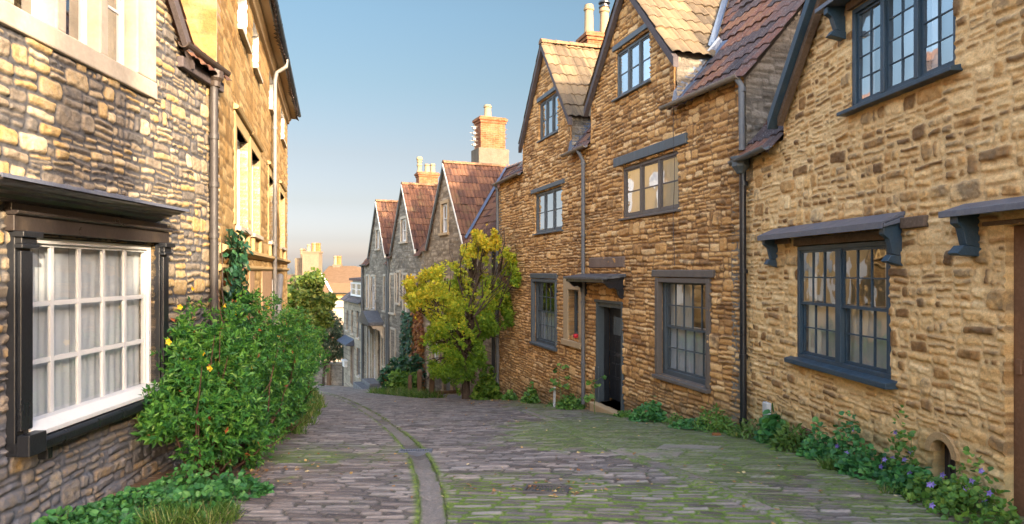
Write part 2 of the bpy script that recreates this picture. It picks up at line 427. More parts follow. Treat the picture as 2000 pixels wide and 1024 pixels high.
M['ridge'] = m_tile('ridge clay', [(0, (.14, .07, .035)), (1, (.22, .12, .06))])
M['ridge_dark'] = m_tile('ridge dark', [(0, (.12, .08, .07)), (1, (.2, .13, .1))])
M['shrub'] = m_leaf('shrub leaves', [(0, (.02, .075, .025)), (.4, (.04, .16, .03)), (.75, (.11, .27, .035)), (.965, (.15, .26, .05)), (.975, (.25, .06, .03)), (1, (.3, .10, .03))], .3)
M['weed'] = m_leaf('weed leaves', [(0, (.05, .12, .03)), (.5, (.10, .23, .04)), (1, (.22, .34, .06))], .35)
M['nettle'] = m_leaf('cool green leaves', [(0, (.03, .11, .04)), (.5, (.06, .21, .055)), (1, (.13, .30, .07))], .3)
M['maple'] = m_leaf('maple leaves', [(0, (.08, .18, .02)), (.35, (.20, .34, .025)), (.6, (.46, .50, .04)), (.82, (.70, .54, .04)), (1, (.72, .42, .03))], .45)
M['maple_green'] = m_leaf('green maple shoots', [(0, (.04, .09, .015)), (.6, (.10, .20, .025)), (1, (.22, .30, .04))], .4)
M['ivy'] = m_leaf('ivy leaves', [(0, (.015, .045, .025)), (.6, (.03, .10, .05)), (.9, (.06, .15, .06)), (1, (.3, .09, .03))], .2, .35)
M['creeper_red'] = m_leaf('autumn creeper', [(0, (.16, .045, .02)), (.5, (.3, .11, .03)), (1, (.42, .22, .05))], .3)
M['bright'] = m_leaf('sunlit tree leaves', [(0, (.05, .11, .02)), (.5, (.12, .18, .03)), (1, (.22, .24, .05))], .4)
M['olive'] = m_leaf('grey green leaves', [(0, (.035, .07, .04)), (.6, (.08, .12, .07)), (.9, (.16, .17, .10)), (1, (.4, .22, .14))], .25)
M['violet'] = m_leaf('violet petals', [(0, (.18, .13, .5)), (1, (.34, .26, .72))], .3)
M['yellow'] = m_leaf('yellow petals', [(0, (.8, .5, .02)), (1, (.9, .62, .04))], .3)
M['dryleaf'] = m_leaf('fallen leaves', [(0, (.16, .07, .03)), (.5, (.34, .18, .07)), (.85, (.5, .34, .12)), (1, (.62, .5, .3))], .1, .7)
M['grassy'] = m_leaf('grass blades', [(0, (.05, .11, .02)), (.7, (.12, .22, .04)), (1, (.3, .28, .12))], .35)
M['bark'] = m_plain('bark', (.075, .055, .042), .9, .6, 14, .01, .1)
M['bark_red'] = m_plain('reddish stem', (.085, .045, .032), .8, .5, 14, .004, .15)
M['stem'] = m_plain('green stem', (.12, .17, .06), .7, .4, 14, .002, .2)
M['post'] = m_plain('weathered post', (.16, .10, .06), .8, .6, 8, .006, .15, streak=True)
M['slate'] = m_plain('blue slate step', (.10, .105, .12), .5, .3, 4, .003, .35)
M['red'] = m_plain('red', (.55, .02, .03), .6, .1)
M['plastic_white'] = m_plain('white plastic', (.5, .5, .5), .4, .1, 6, .0005, .4)

def m_sett():
    m, nt = node_mat('stone setts'); b = NB(nt)
    r = b.attr('rnd'); mo = b.attr('mor'); ms = b.attr('moss'); sl_ = b.attr('soil'); wet = b.attr('wear')
    n1 = b.noise(7, 6, .65); n2 = b.noise(55, 5, .7); n3 = b.noise(1.3, 5, .6)
    f = b.math('ADD', r, b.math('MULTIPLY', b.math('SUBTRACT', n1, .5), 1.0))
    c = b.ramp(f, [(0, (.07, .057, .052)), (.35, (.135, .114, .105)), (.65, (.195, .168, .155)), (1, (.30, .265, .24))])
    c = b.mix(b.rng(n2, .35, .75, 0, .5), c, b.mix(1.0, c, (.5, .48, .47), 'MULTIPLY'))
    c = b.mix(b.math('MULTIPLY', b.rng(b.noise(90, 3), .62, .7), .5), c, (.36, .33, .30))
    c = b.mix(b.rng(n3, .4, .65, 0, .45), c, b.mix(1.0, c, (1.18, .98, .82), 'MULTIPLY'))
    joint = b.mix(n2, (.045, .038, .03), (.10, .085, .065))
    c = b.mix(mo, c, joint)
    soil = b.mix(b.rng(n2, .3, .7), (.10, .06, .038), (.20, .13, .08))
    c = b.mix(b.math('MULTIPLY', sl_, b.rng(n1, .25, .6, .25, 1)), c, soil)
    mc = b.ramp(b.math('ADD', n2, b.math('MULTIPLY', b.math('SUBTRACT', n1, .5), .6)), [(.25, (.04, .062, .012)), (.5, (.095, .145, .02)), (.75, (.18, .25, .035))])
    nd = b.n('ShaderNodeClamp'); b.set(nd.inputs[0], b.math('ADD', ms, b.math('MULTIPLY', b.math('SUBTRACT', n2, .5), b.math('MULTIPLY', ms, 1.4))))
    c = b.mix(nd.outputs[0], c, mc)
    rough = b.math('ADD', b.rng(n1, .3, .7, .42, .68), b.math('MULTIPLY', nd.outputs[0], .3))
    b.out(c, rough, b.bump(b.math('ADD', b.math('MULTIPLY', n2, .7), n1), .006, .9), spec=.4)
    return m
M['sett'] = m_sett()
def m_channel():
    m, nt = node_mat('channel stone'); b = NB(nt)
    n1 = b.noise(9, 6, .7); n2 = b.noise(60, 4, .7)
    c = b.ramp(b.math('ADD', b.attr('rnd'), b.math('SUBTRACT', n1, .5)), [(0, (.10, .085, .075)), (.5, (.20, .175, .155)), (1, (.32, .28, .25))])
    c = b.mix(b.rng(n2, .3, .7, .6, 0), c, (.08, .07, .065))
    nd = b.n('ShaderNodeClamp'); b.set(nd.inputs[0], b.math('MULTIPLY', b.attr('moss'), b.rng(n1, .25, .5, .6, 1.6)))
    c = b.mix(nd.outputs[0], c, b.mix(n2, (.05, .08, .012), (.15, .2, .03)))
    b.out(c, .6, b.bump(b.math('ADD', n1, n2), .02, 1), spec=.35); return m
M['channel'] = m_channel()
M['earth'] = m_plain('earth', (.13, .11, .06), .95, .6, 2, .02, .1)
# ------------------------------------------------------------------ masonry pattern
def bounds(rs, lo, hi, a, b):
    n = int((hi - lo) / a) + 4
    w = rs.uniform(a, b, n)
    c = lo + np.concatenate([[0], np.cumsum(w)])
    return c
def masonry(s, z, seed, rowh=(.16, .26), w=(.18, .42), warp=.03, wf=3.0, gap=.008, rnd=.35, split=(.35, .75), k1=.25, k3=.25, sp2=.5):
    """hierarchical rubble: big rows > cells > 1..3 beds > perhaps two stones. returns inside distance (m), stone id randoms, stone half height"""
    sw = s + warp * 1.4 * fbm(s * wf, z * wf, seed) + warp * .35 * vn(s * wf * 6, z * wf * 6, seed + 3)
    zw = z + warp * .7 * fbm(s * wf * .8 + 50, z * wf + 20, seed + 5) + warp * .30 * vn(s * wf * 6 + 9, z * wf * 6, seed + 8)
    rs = np.random.RandomState(seed)
    zb = bounds(rs, zw.min() - .5, zw.max() + .5, *rowh)
    ri = np.clip(np.searchsorted(zb, zw) - 1, 0, len(zb) - 2)
    z0 = zb[ri]; z1 = zb[ri + 1]
    u0 = np.zeros_like(sw); u1 = np.ones_like(sw); ci = np.zeros(sw.shape, int)
    for r in np.unique(ri):
        m = ri == r
        rr = np.random.RandomState(seed * 977 + int(r))
        cb = bounds(rr, sw.min() - 1 - rr.rand() * .3, sw.max() + 1, *w)
        i = np.clip(np.searchsorted(cb, sw[m]) - 1, 0, len(cb) - 2)
        u0[m] = cb[i]; u1[m] = cb[i + 1]; ci[m] = i
    h = hsh(ri, ci, seed)
    k = np.where(h < k1, 1, np.where(h < 1 - k3, 2, 3))
    t = (zw - z0) / (z1 - z0)
    a2 = .35 + .3 * hsh(ri, ci, seed + 1)
    b1 = .28 + .1 * hsh(ri, ci, seed + 2); b2 = .62 + .1 * hsh(ri, ci, seed + 3)
    t0 = np.zeros_like(t); t1 = np.ones_like(t); bi = np.zeros(t.shape, int)
    m2 = k == 2; m3 = k == 3
    up = m2 & (t > a2); t0 = np.where(up, a2, t0); t1 = np.where(m2 & ~up, a2, t1); bi = np.where(up, 1, bi)
    q1 = m3 & (t > b2); q2 = m3 & (t > b1) & ~q1; q3 = m3 & ~q1 & ~q2
    t0 = np.where(q1, b2, np.where(q2, b1, t0)); t1 = np.where(q2, b2, np.where(q3, b1, t1)); bi = np.where(q1, 2, np.where(q2, 1, bi))
    v0 = z0 + t0 * (z1 - z0); v1 = z0 + t1 * (z1 - z0)
    sp = hsh(ri, ci, bi, seed + 4) < sp2 * np.where(k == 1, .5, 1)
    pp = u0 + (u1 - u0) * (.35 + .3 * hsh(ri, ci, bi, seed + 5))
    rt = sp & (sw > pp); lf = sp & ~rt
    u0 = np.where(rt, pp, u0); u1 = np.where(lf, pp, u1); bi = bi * 2 + rt
    hu = (u1 - u0) / 2; hv = (v1 - v0) / 2
    g = gap * (.4 + 1.2 * hsh(ri, ci, bi, seed + 6))
    dv = hv * .12 * hsh(ri, ci, bi, seed + 7)
    x = sw - (u0 + u1) / 2; y = zw - (v0 + v1) / 2
    rot = (hsh(ri, ci, bi, seed + 8) - .5) * .16
    x, y = x - y * rot, y + x * rot
    hu = np.maximum(hu - g, .01); hv = np.maximum(hv - g - dv, .008)
    rr = rnd * np.minimum(hu, hv) * 2
    rr = np.minimum(rr, np.minimum(hu, hv))
    qx = np.abs(x) - hu + rr; qy = np.abs(y) - hv + rr
    sd = np.hypot(np.maximum(qx, 0), np.maximum(qy, 0)) + np.minimum(np.maximum(qx, qy), 0) - rr
    r1 = hsh(ri, ci, bi, seed + 9); r2 = hsh(ri, ci, bi, seed + 10)
    return -sd, r1, r2, hv, x / hu, y / hv

def wall(F, s0, s1, zb, top, openings, mat, parent, style, res=.014, name='wall', reveal=.14, revmat=None, low=None, off=0.0):
    """heightfield masonry wall with real relief; openings = [(s0,s1,z0,z1,depth)], top = float or function of s"""
    tf = top if callable(top) else (lambda a: np.full_like(a, top))
    brk = sorted(set([s0, s1] + [v for o in openings for v in o[:2]] + list(style.get('brk', [])) + ([style['fine']] if 'fine' in style else [])))
    fine = style.get('fine', -99)
    rs_ = lambda a, b: res * 3 if b <= fine + 1e-6 else res
    S = np.concatenate([np.linspace(a, b, max(2, int(round((b - a) / rs_(a, b))) + 1))[:-1] for a, b in zip(brk[:-1], brk[1:]) if b - a > 1e-5] + [[brk[-1]]])
    zt = float(tf(S).max())
    zk = sorted(set([zb, zt] + [v for o in openings for v in o[2:4] if zb < v < zt]))
    Z = np.concatenate([np.linspace(a, b, max(2, int(round((b - a) / res)) + 1))[:-1] for a, b in zip(zk[:-1], zk[1:]) if b - a > 1e-5] + [[zk[-1]]])
    ns, nz = len(S), len(Z)
    s, z = np.meshgrid(S, Z, indexing='ij')
    tt = tf(S)[:, None]
    zc = np.minimum(z, tt)
    st = dict(style); relief = st.pop('relief', .02); edge = st.pop('edge', .012); rough = st.pop('rough', .006); bulge = st.pop('bulge', .02)
    st.pop('brk', None); st.pop('fine', None); mw = st.pop('mw', .008)
    d, r1, r2, hv, xx, yy = masonry(s, z, **st)
    e = sstep(-mw * .3, edge, d)
    hh = e * relief * (.45 + .85 * r2) + e * relief * .5 * (xx * (r1 - .5) + yy * ((r2 * 7.3) % 1 - .5)) + rough * (fbm(s * 22, z * 28, 2, 3) - .8 * np.abs(vn(s * 17, z * 23, 5)) * e) + bulge * fbm(s * .6, z * .6, 6, 2)
    hh = hh + off
    mor = 1 - sstep(-mw * .5, mw * .8, d)
    at = {'rnd': r1.ravel(), 'rnd2': r2.ravel(), 'mor': mor.ravel()}
    P = F.pa(s, zc, hh)
    lo = np.zeros_like(s)
    if low is not None: lo = 1 - sstep(low[0], low[1], z - low[2](s) + .15 * fbm(s * 2, z * 2, 9, 2))
    at['low'] = lo.ravel()
    ii, jj = np.meshgrid(np.arange(ns - 1), np.arange(nz - 1), indexing='ij')
    cs = (S[ii] + S[ii + 1]) / 2; cz = (Z[jj] + Z[jj + 1]) / 2
    keep = (Z[jj] < np.maximum(tf(S)[ii], tf(S)[ii + 1]) - 1e-6)
    for o in openings: keep &= ~((cs > o[0]) & (cs < o[1]) & (cz > o[2]) & (cz < o[3]))
    ii = ii[keep]; jj = jj[keep]
    a = ii * nz + jj
    Q = np.stack([a, a + nz, a + nz + 1, a + 1], -1)
    if (F.n.x * F.d.y) < 0: pass
    else: Q = Q[:, ::-1]
    # orientation: make the faces look along n
    V = [P.reshape(-1, 3)]; Fs = [Q]; mis = [np.zeros(len(Q), int)]
    base = len(V[0]); extra = {k: [v] for k, v in at.items()}
    for o in openings:
        dep = o[4] if len(o) > 4 else reveal
        i0 = int(np.argmin(abs(S - o[0]))); i1 = int(np.argmin(abs(S - o[1])))
        j0 = int(np.argmin(abs(Z - o[2]))); j1 = int(np.argmin(abs(Z - o[3])))
        loops = [[(i, j0) for i in range(i0, i1 + 1)], [(i1, j) for j in range(j0, j1 + 1)], [(i, j1) for i in range(i1, i0 - 1, -1)], [(i0, j) for j in range(j1, j0 - 1, -1)]]
        for L in loops:
            ia = np.array([q[0] for q in L]); ja = np.array([q[1] for q in L]); idx = ia * nz + ja
            front = P.reshape(-1, 3)[idx]
            back = F.pa(S[ia], zc[ia, ja], np.full(len(L), -dep))
            n = len(L)
            V += [front, back]
            f0 = base + np.arange(n); f1 = f0 + n; base += 2 * n
            Fs.append(np.stack([f0[:-1], f0[1:], f1[1:], f1[:-1]], -1)); mis.append(np.full(n - 1, 1 if revmat else 0))
            for k, v in at.items():
                vv = v[idx]
                if k == 'mor': vv = vv * .5
                extra[k] += [vv, vv]
    mats = [mat] + ([revmat] if revmat else [])
    return mesh(name, np.concatenate(V), Fs, mats, parent, {k: np.concatenate(v) for k, v in extra.items()}, True, np.concatenate(mis))

def block(F, s0, s1, dep, zb, zt, mat, parent, name='rear_wall', gable=None, front=0.03):
    """the rest of the house: two end walls, the back wall (gable = ridge height, ridge at offset gd)"""
    m = MB(); t = .25
    m.box(F, s0, s1, zb, zt, -dep, -dep + t)
    for a, b in ((s0, s0 + t), (s1 - t, s1)):
        if gable:
            gz, gd = gable
            n = [(-front, zb), (-front, zt), (-gd, gz), (-dep + t, zt if len(gable) < 3 else gable[2]), (-dep + t, zb)]
            m.prof(F, a, b, n)
        else: m.box(F, a, b, zb, zt, -dep + t, -front)
    return m.out(name, mat, parent)

def tiles(O, u, v, ul, vl, mat, parent, name='roof', wave=.19, course=.3, amp=.022, lip=.018, mask=None, seed=1, res=.03, thick=.05, prof='roman', jit=.6):
    """tiled slope: O lower corner, u along the courses (unit), v up the slope (unit). real corrugation and stepped courses."""
    O = np.array(O, float); u = np.array(u, float); v = np.array(v, float); nrm = np.cross(u, v)
    if nrm[2] < 0: nrm = -nrm
    nu = int(ul / res) + 1
    U = np.linspace(0, ul, nu)
    nc = int(math.ceil(vl / course)); vs = []; lift = []; cid = []
    for c in range(nc):
        for t in (0.0, .06, .35, .7, 1.0):
            vv = (c + t) * course
            vs.append(min(vv, vl)); lift.append(lip * (1 - t) if t > 0 else lip * .8); cid.append(c)
    Vv = np.array(vs); Lf = np.array(lift); Cc = np.array(cid)
    uu, ii = np.meshgrid(U, np.arange(len(Vv)), indexing='ij')
    vv = Vv[ii]; cc = Cc[ii]
    shift = 0.0
    ph = (uu + shift) / wave
    tid = np.floor(ph / 2 + .25)
    if prof == 'roman': w = np.abs(np.sin(ph * math.pi)) ** 1.0 * amp * 1.4
    elif prof == 'pan': w = np.sin(ph * 2 * math.pi) * amp
    else: w = np.zeros_like(ph)
    rj = hsh(tid, cc, seed)
    hgt = w + Lf[ii] + jit * .016 * (rj - .5) * 2 + .045 * fbm(uu * .6, vv * .6, seed, 2)
    # ragged tile tails
    vv = vv + np.where(ii % 5 <= 1, (hsh(tid, cc, seed + 3) - .5) * .045 * jit, 0)
    P = O + uu[..., None] * u + vv[..., None] * v + hgt[..., None] * nrm
    n2 = len(Vv)
    a, b = np.meshgrid(np.arange(nu - 1), np.arange(n2 - 1), indexing='ij')
    if mask is not None:
        cu = U[a] + res / 2; cv = (Vv[b] + Vv[b + 1]) / 2
        k = mask(cu, cv); a = a[k]; b = b[k]
    q = (a * n2 + b).ravel()
    Q = np.stack([q, q + n2, q + n2 + 1, q + 1], -1)
    ed = np.where(ii % 5 == 0, 1.0, 0.0) * .9 + (np.abs(np.sin(ph * math.pi)) < .18) * .45
    return mesh(name, P.reshape(-1, 3), Q, mat, parent, {'rnd': hsh(tid, cc, seed + 9).ravel(), 'mor': np.clip(ed, 0, 1).ravel()}, False)

def ridge_tiles(A, B, mat, parent, r=.11, seg=.32, name='ridge_tile'):
    A = Vector(A); B = Vector(B); d = (B - A); L = d.length; d.normalize(); n = max(1, int(L / seg)); sd = d.cross(Vector((0, 0, 1))).normalized()
    V = []; Fc = []; rn = []
    for i in range(n):
        for j, t in enumerate((0, 1)):
            rr = r * (1.08 if t == 0 else .95)
            c = A + d * (L / n) * (i + t * 1.04)
            for k in range(9):
                q = math.pi * (k / 8) * 1.1 - math.pi * .05
                V.append(tuple(c + sd * math.cos(q) * rr + Vector((0, 0, 1)) * (math.sin(q) * rr * .8 - .02))); rn.append(random.Random(i * 7 + 3).random())
        b = i * 18
        for k in range(8): Fc.append((b + k, b + k + 1, b + 10 + k, b + 9 + k))
        Fc.append(tuple(b + k for k in range(9)))
    return mesh(name, V, Fc, mat, parent, {'rnd': rn, 'mor': np.zeros(len(rn))}, False)

# ------------------------------------------------------------------ windows
def curtain(F, s0, s1, z0, z1, o, mat, parent, seed=0, amp=.0035, per=.085, name='curtain', swag=0):
    n = max(8, int((s1 - s0) / .008)); S = np.linspace(s0, s1, n); nz = 8; Z = np.linspace(z0, z1, nz)
    s, z = np.meshgrid(S, Z, indexing='ij')
    fr = (z1 - z) / (z1 - z0)
    oo = o + amp * (.6 + .6 * fr) * np.sin((s + .03 * vn(s * 6, z * 1.2, seed)) / per * 2 * math.pi + 3 * vn(s * 5, 0 * z, seed)) + .004 * vn(s * 12, z * 3, seed + 1)
    P = F.pa(s, z, oo)
    a, b = np.meshgrid(np.arange(n - 1), np.arange(nz - 1), indexing='ij'); q = (a * nz + b).ravel()
    return mesh(name, P.reshape(-1, 3), np.stack([q, q + nz, q + nz + 1, q + 1], -1), mat, parent, None, True)

def window(F, parent, s0, s1, z0, z1, rec, lights=1, nx=2, ny=2, fm=None, gm=None, ft=.05, bar=.018, mull=.06, sill=None, sillm=None,
           sash=False, curt=None, name='window', bev=.004, offset_bars=None, tilt=0.006, label=None, fd=.06, room=True):
    """frame (the part) with glazing bars, panes, sill and curtains below it"""
    fr = MB(); o1 = -rec; o0 = -rec - fd
    fr.box(F, s0, s1, z1 - ft, z1, o0, o1); fr.box(F, s0, s1, z0, z0 + ft, o0, o1)
    fr.box(F, s0, s0 + ft, z0 + ft, z1 - ft, o0, o1); fr.box(F, s1 - ft, s1, z0 + ft, z1 - ft, o0, o1)
    iw = (s1 - s0 - 2 * ft - (lights - 1) * mull) / lights
    L = []
    for i in range(lights):
        a = s0 + ft + i * (iw + mull); L.append((a, a + iw))
        if i: fr.box(F, a - mull, a, z0 + ft, z1 - ft, o0, o1 + .004)
    w = fr.out(name, fm, parent, bevel=bev)
    if label: w['label'] = label
    zz0, zz1 = z0 + ft, z1 - ft
    rs = random.Random(int(s0 * 1000) + int(z0 * 77))
    for li, (a, b) in enumerate(L):
        gb = MB(); gl = MB()
        parts = [(zz0, zz1, 0.0)]
        if sash:
            mid = (zz0 + zz1) / 2
            parts = [(zz0, mid + .02, -.026), (mid - .02, zz1, 0.0)]
        for (c, d, sh) in parts:
            st = .024 if (sash or lights > 1) else .018
            pm = (o0 + o1) / 2 + sh + (.013 if sash else 0); p0 = pm - .013; p1 = pm + .013
            gb.box(F, a, a + st, c, d, p0, p1); gb.box(F, b - st, b, c, d, p0, p1)
            gb.box(F, a + st, b - st, c, c + st * 1.2, p0, p1); gb.box(F, a + st, b - st, d - st, d, p0, p1)
            ny_ = ny // 2 if sash else ny
            A, B, C, D = a + st, b - st, c + st * 1.2, d - st
            for k in range(1, nx):
                x = A + (B - A) * k / nx; gb.box(F, x - bar / 2, x + bar / 2, C, D, p0 + .004, p1 - .003)
            for k in range(1, ny_):
                y = C + (D - C) * k / ny_; gb.box(F, A, B, y - bar / 2, y + bar / 2, p0 + .006, p1 - .005)
            og = (p0 + p1) / 2
            for kx in range(nx):
                for ky in range(ny_):
                    e0 = A + (B - A) * kx / nx; e1 = A + (B - A) * (kx + 1) / nx; y0 = C + (D - C) * ky / ny_; y1 = C + (D - C) * (ky + 1) / ny_
                    t = [rs.uniform(-tilt, tilt) * .35 for _ in range(2)]
                    gl.poly([F.p(e0, y0, og + t[0]), F.p(e1, y0, og - t[0]), F.p(e1, y1, og - t[0] + t[1]), F.p(e0, y1, og + t[0] + t[1])], [(0, 1, 2, 3)])
        gb.out('sash', fm, w)
        gl.out('pane', gm, w)
    if sill:
        so_, sh_, ex = sill
        sb = MB(); sb.prof(F, s0 - ex, s1 + ex, [(-rec - .02, z0 - sh_), (so_, z0 - sh_), (so_, z0 - .012), (-rec - .02, z0 + .012)])
        sb.out('sill', sillm or fm, w, bevel=.005)
    if curt:
        for (a, b, c, d, mt, sd) in curt:
            curtain(F, s0 + (s1 - s0) * a, s0 + (s1 - s0) * b, z0 + (z1 - z0) * c, z0 + (z1 - z0) * d, o0 - .022, mt, w, sd)
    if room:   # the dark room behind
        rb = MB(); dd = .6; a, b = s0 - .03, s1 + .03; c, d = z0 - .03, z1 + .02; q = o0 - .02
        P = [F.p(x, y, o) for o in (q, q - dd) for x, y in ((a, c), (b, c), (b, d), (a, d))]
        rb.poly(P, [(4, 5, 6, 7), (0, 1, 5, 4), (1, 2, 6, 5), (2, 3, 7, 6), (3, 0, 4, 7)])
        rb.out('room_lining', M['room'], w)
    return w

def pipe(parent, pts, r, mat, clips=(), name='downpipe', n=12):
    m = MB(); m.tube(pts, r, n)
    for c in clips: m.tube([(c[0], c[1], c[2] - .025), (c[0], c[1], c[2] + .025)], r * 1.28, n)
    return m.out(name, mat, parent, smooth=True)
def gutter(F, parent, s0, s1, z, o, mat, r=.06, name='gutter', drop=0.0, brackets=True):
    pr = []
    for k in range(9):
        q = math.pi * k / 8; pr.append((r * math.cos(q), -r * math.sin(q)))
    for k in range(9):
        q = math.pi * (8 - k) / 8; pr.append((r * .85 * math.cos(q), -r * .85 * math.sin(q) + .002))
    m = MB(); n = len(pr)
    P = [F.p(s0, z + b, o + r + a) for a, b in pr] + [F.p(s1, z - drop + b, o + r + a) for a, b in pr]
    m.poly(P, [tuple(range(n))[::-1], tuple(range(n, 2 * n))] + [(i, (i + 1) % n, n + (i + 1) % n, n + i) for i in range(n)])
    k = s0 + .3
    while brackets and k < s1:
        zz = z - drop * (k - s0) / max(.01, s1 - s0)
        P = [F.p(k + e, zz - r * 1.12 * math.sin(q), o + r + r * 1.12 * math.cos(q)) for e in (0, .03) for q in [math.pi * t / 8 for t in range(9)]]
        m.poly(P, [(t, t + 1, t + 10, t + 9) for t in range(8)]); k += .8
    return m.out(name, mat, parent)

# ------------------------------------------------------------------ leaves
def leaves(name, C, D, N, L, Wd, rnd, mat, parent, shape='lance', fold=.25, droop=.15):
    """C base points, D direction, N normal (n,3), L,Wd sizes (n,)"""
    C = np.asarray(C); D = D / np.linalg.norm(D, axis=1, keepdims=True)
    S = np.cross(D, N); S /= np.maximum(np.linalg.norm(S, axis=1, keepdims=True), 1e-6); N = np.cross(S, D)
    L = L[:, None]; Wd = Wd[:, None]; n = len(C)
    if shape == 'lance':
        pts = [(0, 0, 0), (-.5, .42, fold), (0, 1, -droop), (.5, .42, fold), ]
        tri = [(0, 1, 2), (0, 2, 3)]
    elif shape == 'round':
        pts = [(0, .1, 0), (-.42, .0, .1), (-.5, .5, .12), (-.25, .92, .0), (.0, 1.0, -.1), (.25, .92, .0), (.5, .5, .12), (.42, .0, .1)]
        tri = [(0, 1, 2), (0, 2, 3), (0, 3, 4), (0, 4, 5), (0, 5, 6), (0, 6, 7)]
    elif shape == 'maple':
        pts = [(0, 0, 0), (-.52, .12, .04), (-.28, .42, .03), (-.5, .78, .0), (-.12, .66, .04), (0, 1.05, -.12), (.12, .66, .04), (.5, .78, 0), (.28, .42, .03), (.52, .12, .04)]
        tri = [(0, 1, 2), (0, 2, 3), (0, 3, 4), (0, 4, 5), (0, 5, 6), (0, 6, 7), (0, 7, 8), (0, 8, 9)]
    elif shape == 'blade':
        pts = [(-.5, 0, 0), (.5, 0, 0), (.35, .55, .0), (-.35, .55, 0), (0, 1, -.25)]
        tri = [(0, 1, 2), (0, 2, 3), (3, 2, 4)]
    k = len(pts)
    V = np.stack([C + S * Wd * a + D * L * b + N * (Wd if shape != 'blade' else L) * c for a, b, c in pts], 1)
    T = np.array(tri); Fc = (np.arange(n)[:, None, None] * k + T[None]).reshape(-1, 3)
    return mesh(name, V.reshape(-1, 3), Fc, mat, parent, {'rnd': np.repeat(rnd, k)}, False)
def rdir(rs, n, up=0.0):
    v = rs.normal(size=(n, 3)); v[:, 2] += up; return v / np.linalg.norm(v, axis=1, keepdims=True)
def px3(px, py, Y): return np.array([(px - CX) / FPX * Y, Y, EYE + (CY - py) / FPX * Y])
# ------------------------------------------------------------------ facades in plan
FR1 = Fac(3.15, 5.5, -.0823, -1)
FR2 = Fac(2.914, 8.37, -.308, -1)
FR3 = Fac(-.36, 19.0, -.446, -1)
FL1 = Fac(-2.95, 4.1, -.0185, 1)
FL2 = Fac(-3.0, 6.77, -.269, 1)
def rx(Y):
    Y = np.asarray(Y, float)
    return np.where(Y < 8.37, 3.15 - .0823 * (Y - 5.5), np.where(Y < 19, 2.914 - .308 * (Y - 8.37), -.36 - .446 * (Y - 19)))
def lx(Y):
    Y = np.asarray(Y, float)
    return np.where(Y < 6.77, -2.95 - .0185 * (Y - 4.1), np.where(Y < 17.1, -3.0 - .269 * (Y - 6.77), -5.78 - .315 * (Y - 17.1)))
_gy = np.array([-60, 0, 3.2, 4.4, 5.5, 7, 8.4, 12, 19, 41.8, 50, 60, 75, 3000]); _gz = np.array([1.0, .1, .03, .0, -.07, -.25, -.45, -.97, -2.02, -5.6, -6.9, -8.2, -9, -10])
def gz0(Y):
    Y = np.asarray(Y, float); return (np.interp(Y - .5, _gy, _gz) + np.interp(Y + .5, _gy, _gz) + np.interp(Y, _gy, _gz)) / 3
def solveY(py, z0=None):
    Ys = np.linspace(3.0, 60, 6000); e = EYE - (gz0(Ys) - .04) - (py - CY) / FPX * Ys
    i = np.where(e[:-1] * e[1:] <= 0)[0]
    return Ys[i[0]] if len(i) else 46.0
def gp(px, py):
    Y = solveY(py); return ((px - CX) / FPX * Y, Y)
GCH = [(850, 1024), (848, 1000), (838, 945), (824, 905), (810, 880), (778, 846), (735, 814), (692, 789), (656, 774), (628, 766), (604, 760)]
_g = [gp(*q) for q in GCH]; _gY = np.array([1.0] + [q[1] for q in _g] + [60]); _gX = np.array([_g[0][0] + .05] + [q[0] for q in _g] + [_g[-1][0] - 4])
def gx(Y): return (np.interp(np.asarray(Y, float) - .25, _gY, _gX) + np.interp(np.asarray(Y, float) + .25, _gY, _gX)) / 2
def gz(X, Y): return gz0(Y) - .05 + .015 * np.minimum(np.abs(X - gx(Y)), 4)
KL = [(925, 778), (1010, 800), (1080, 828), (1150, 862), (1228, 895), (1330, 932), (1440, 980), (1540, 1024)]
_k = [gp(*q) for q in KL]; _kY = np.array([1.0] + [q[1] for q in _k[::-1]] + [60]); _kX = np.array([_k[-1][0] + .35] + [q[0] for q in _k[::-1]] + [_k[0][0] - 9])
def kx(Y): return np.interp(np.asarray(Y, float), _kY, _kX)

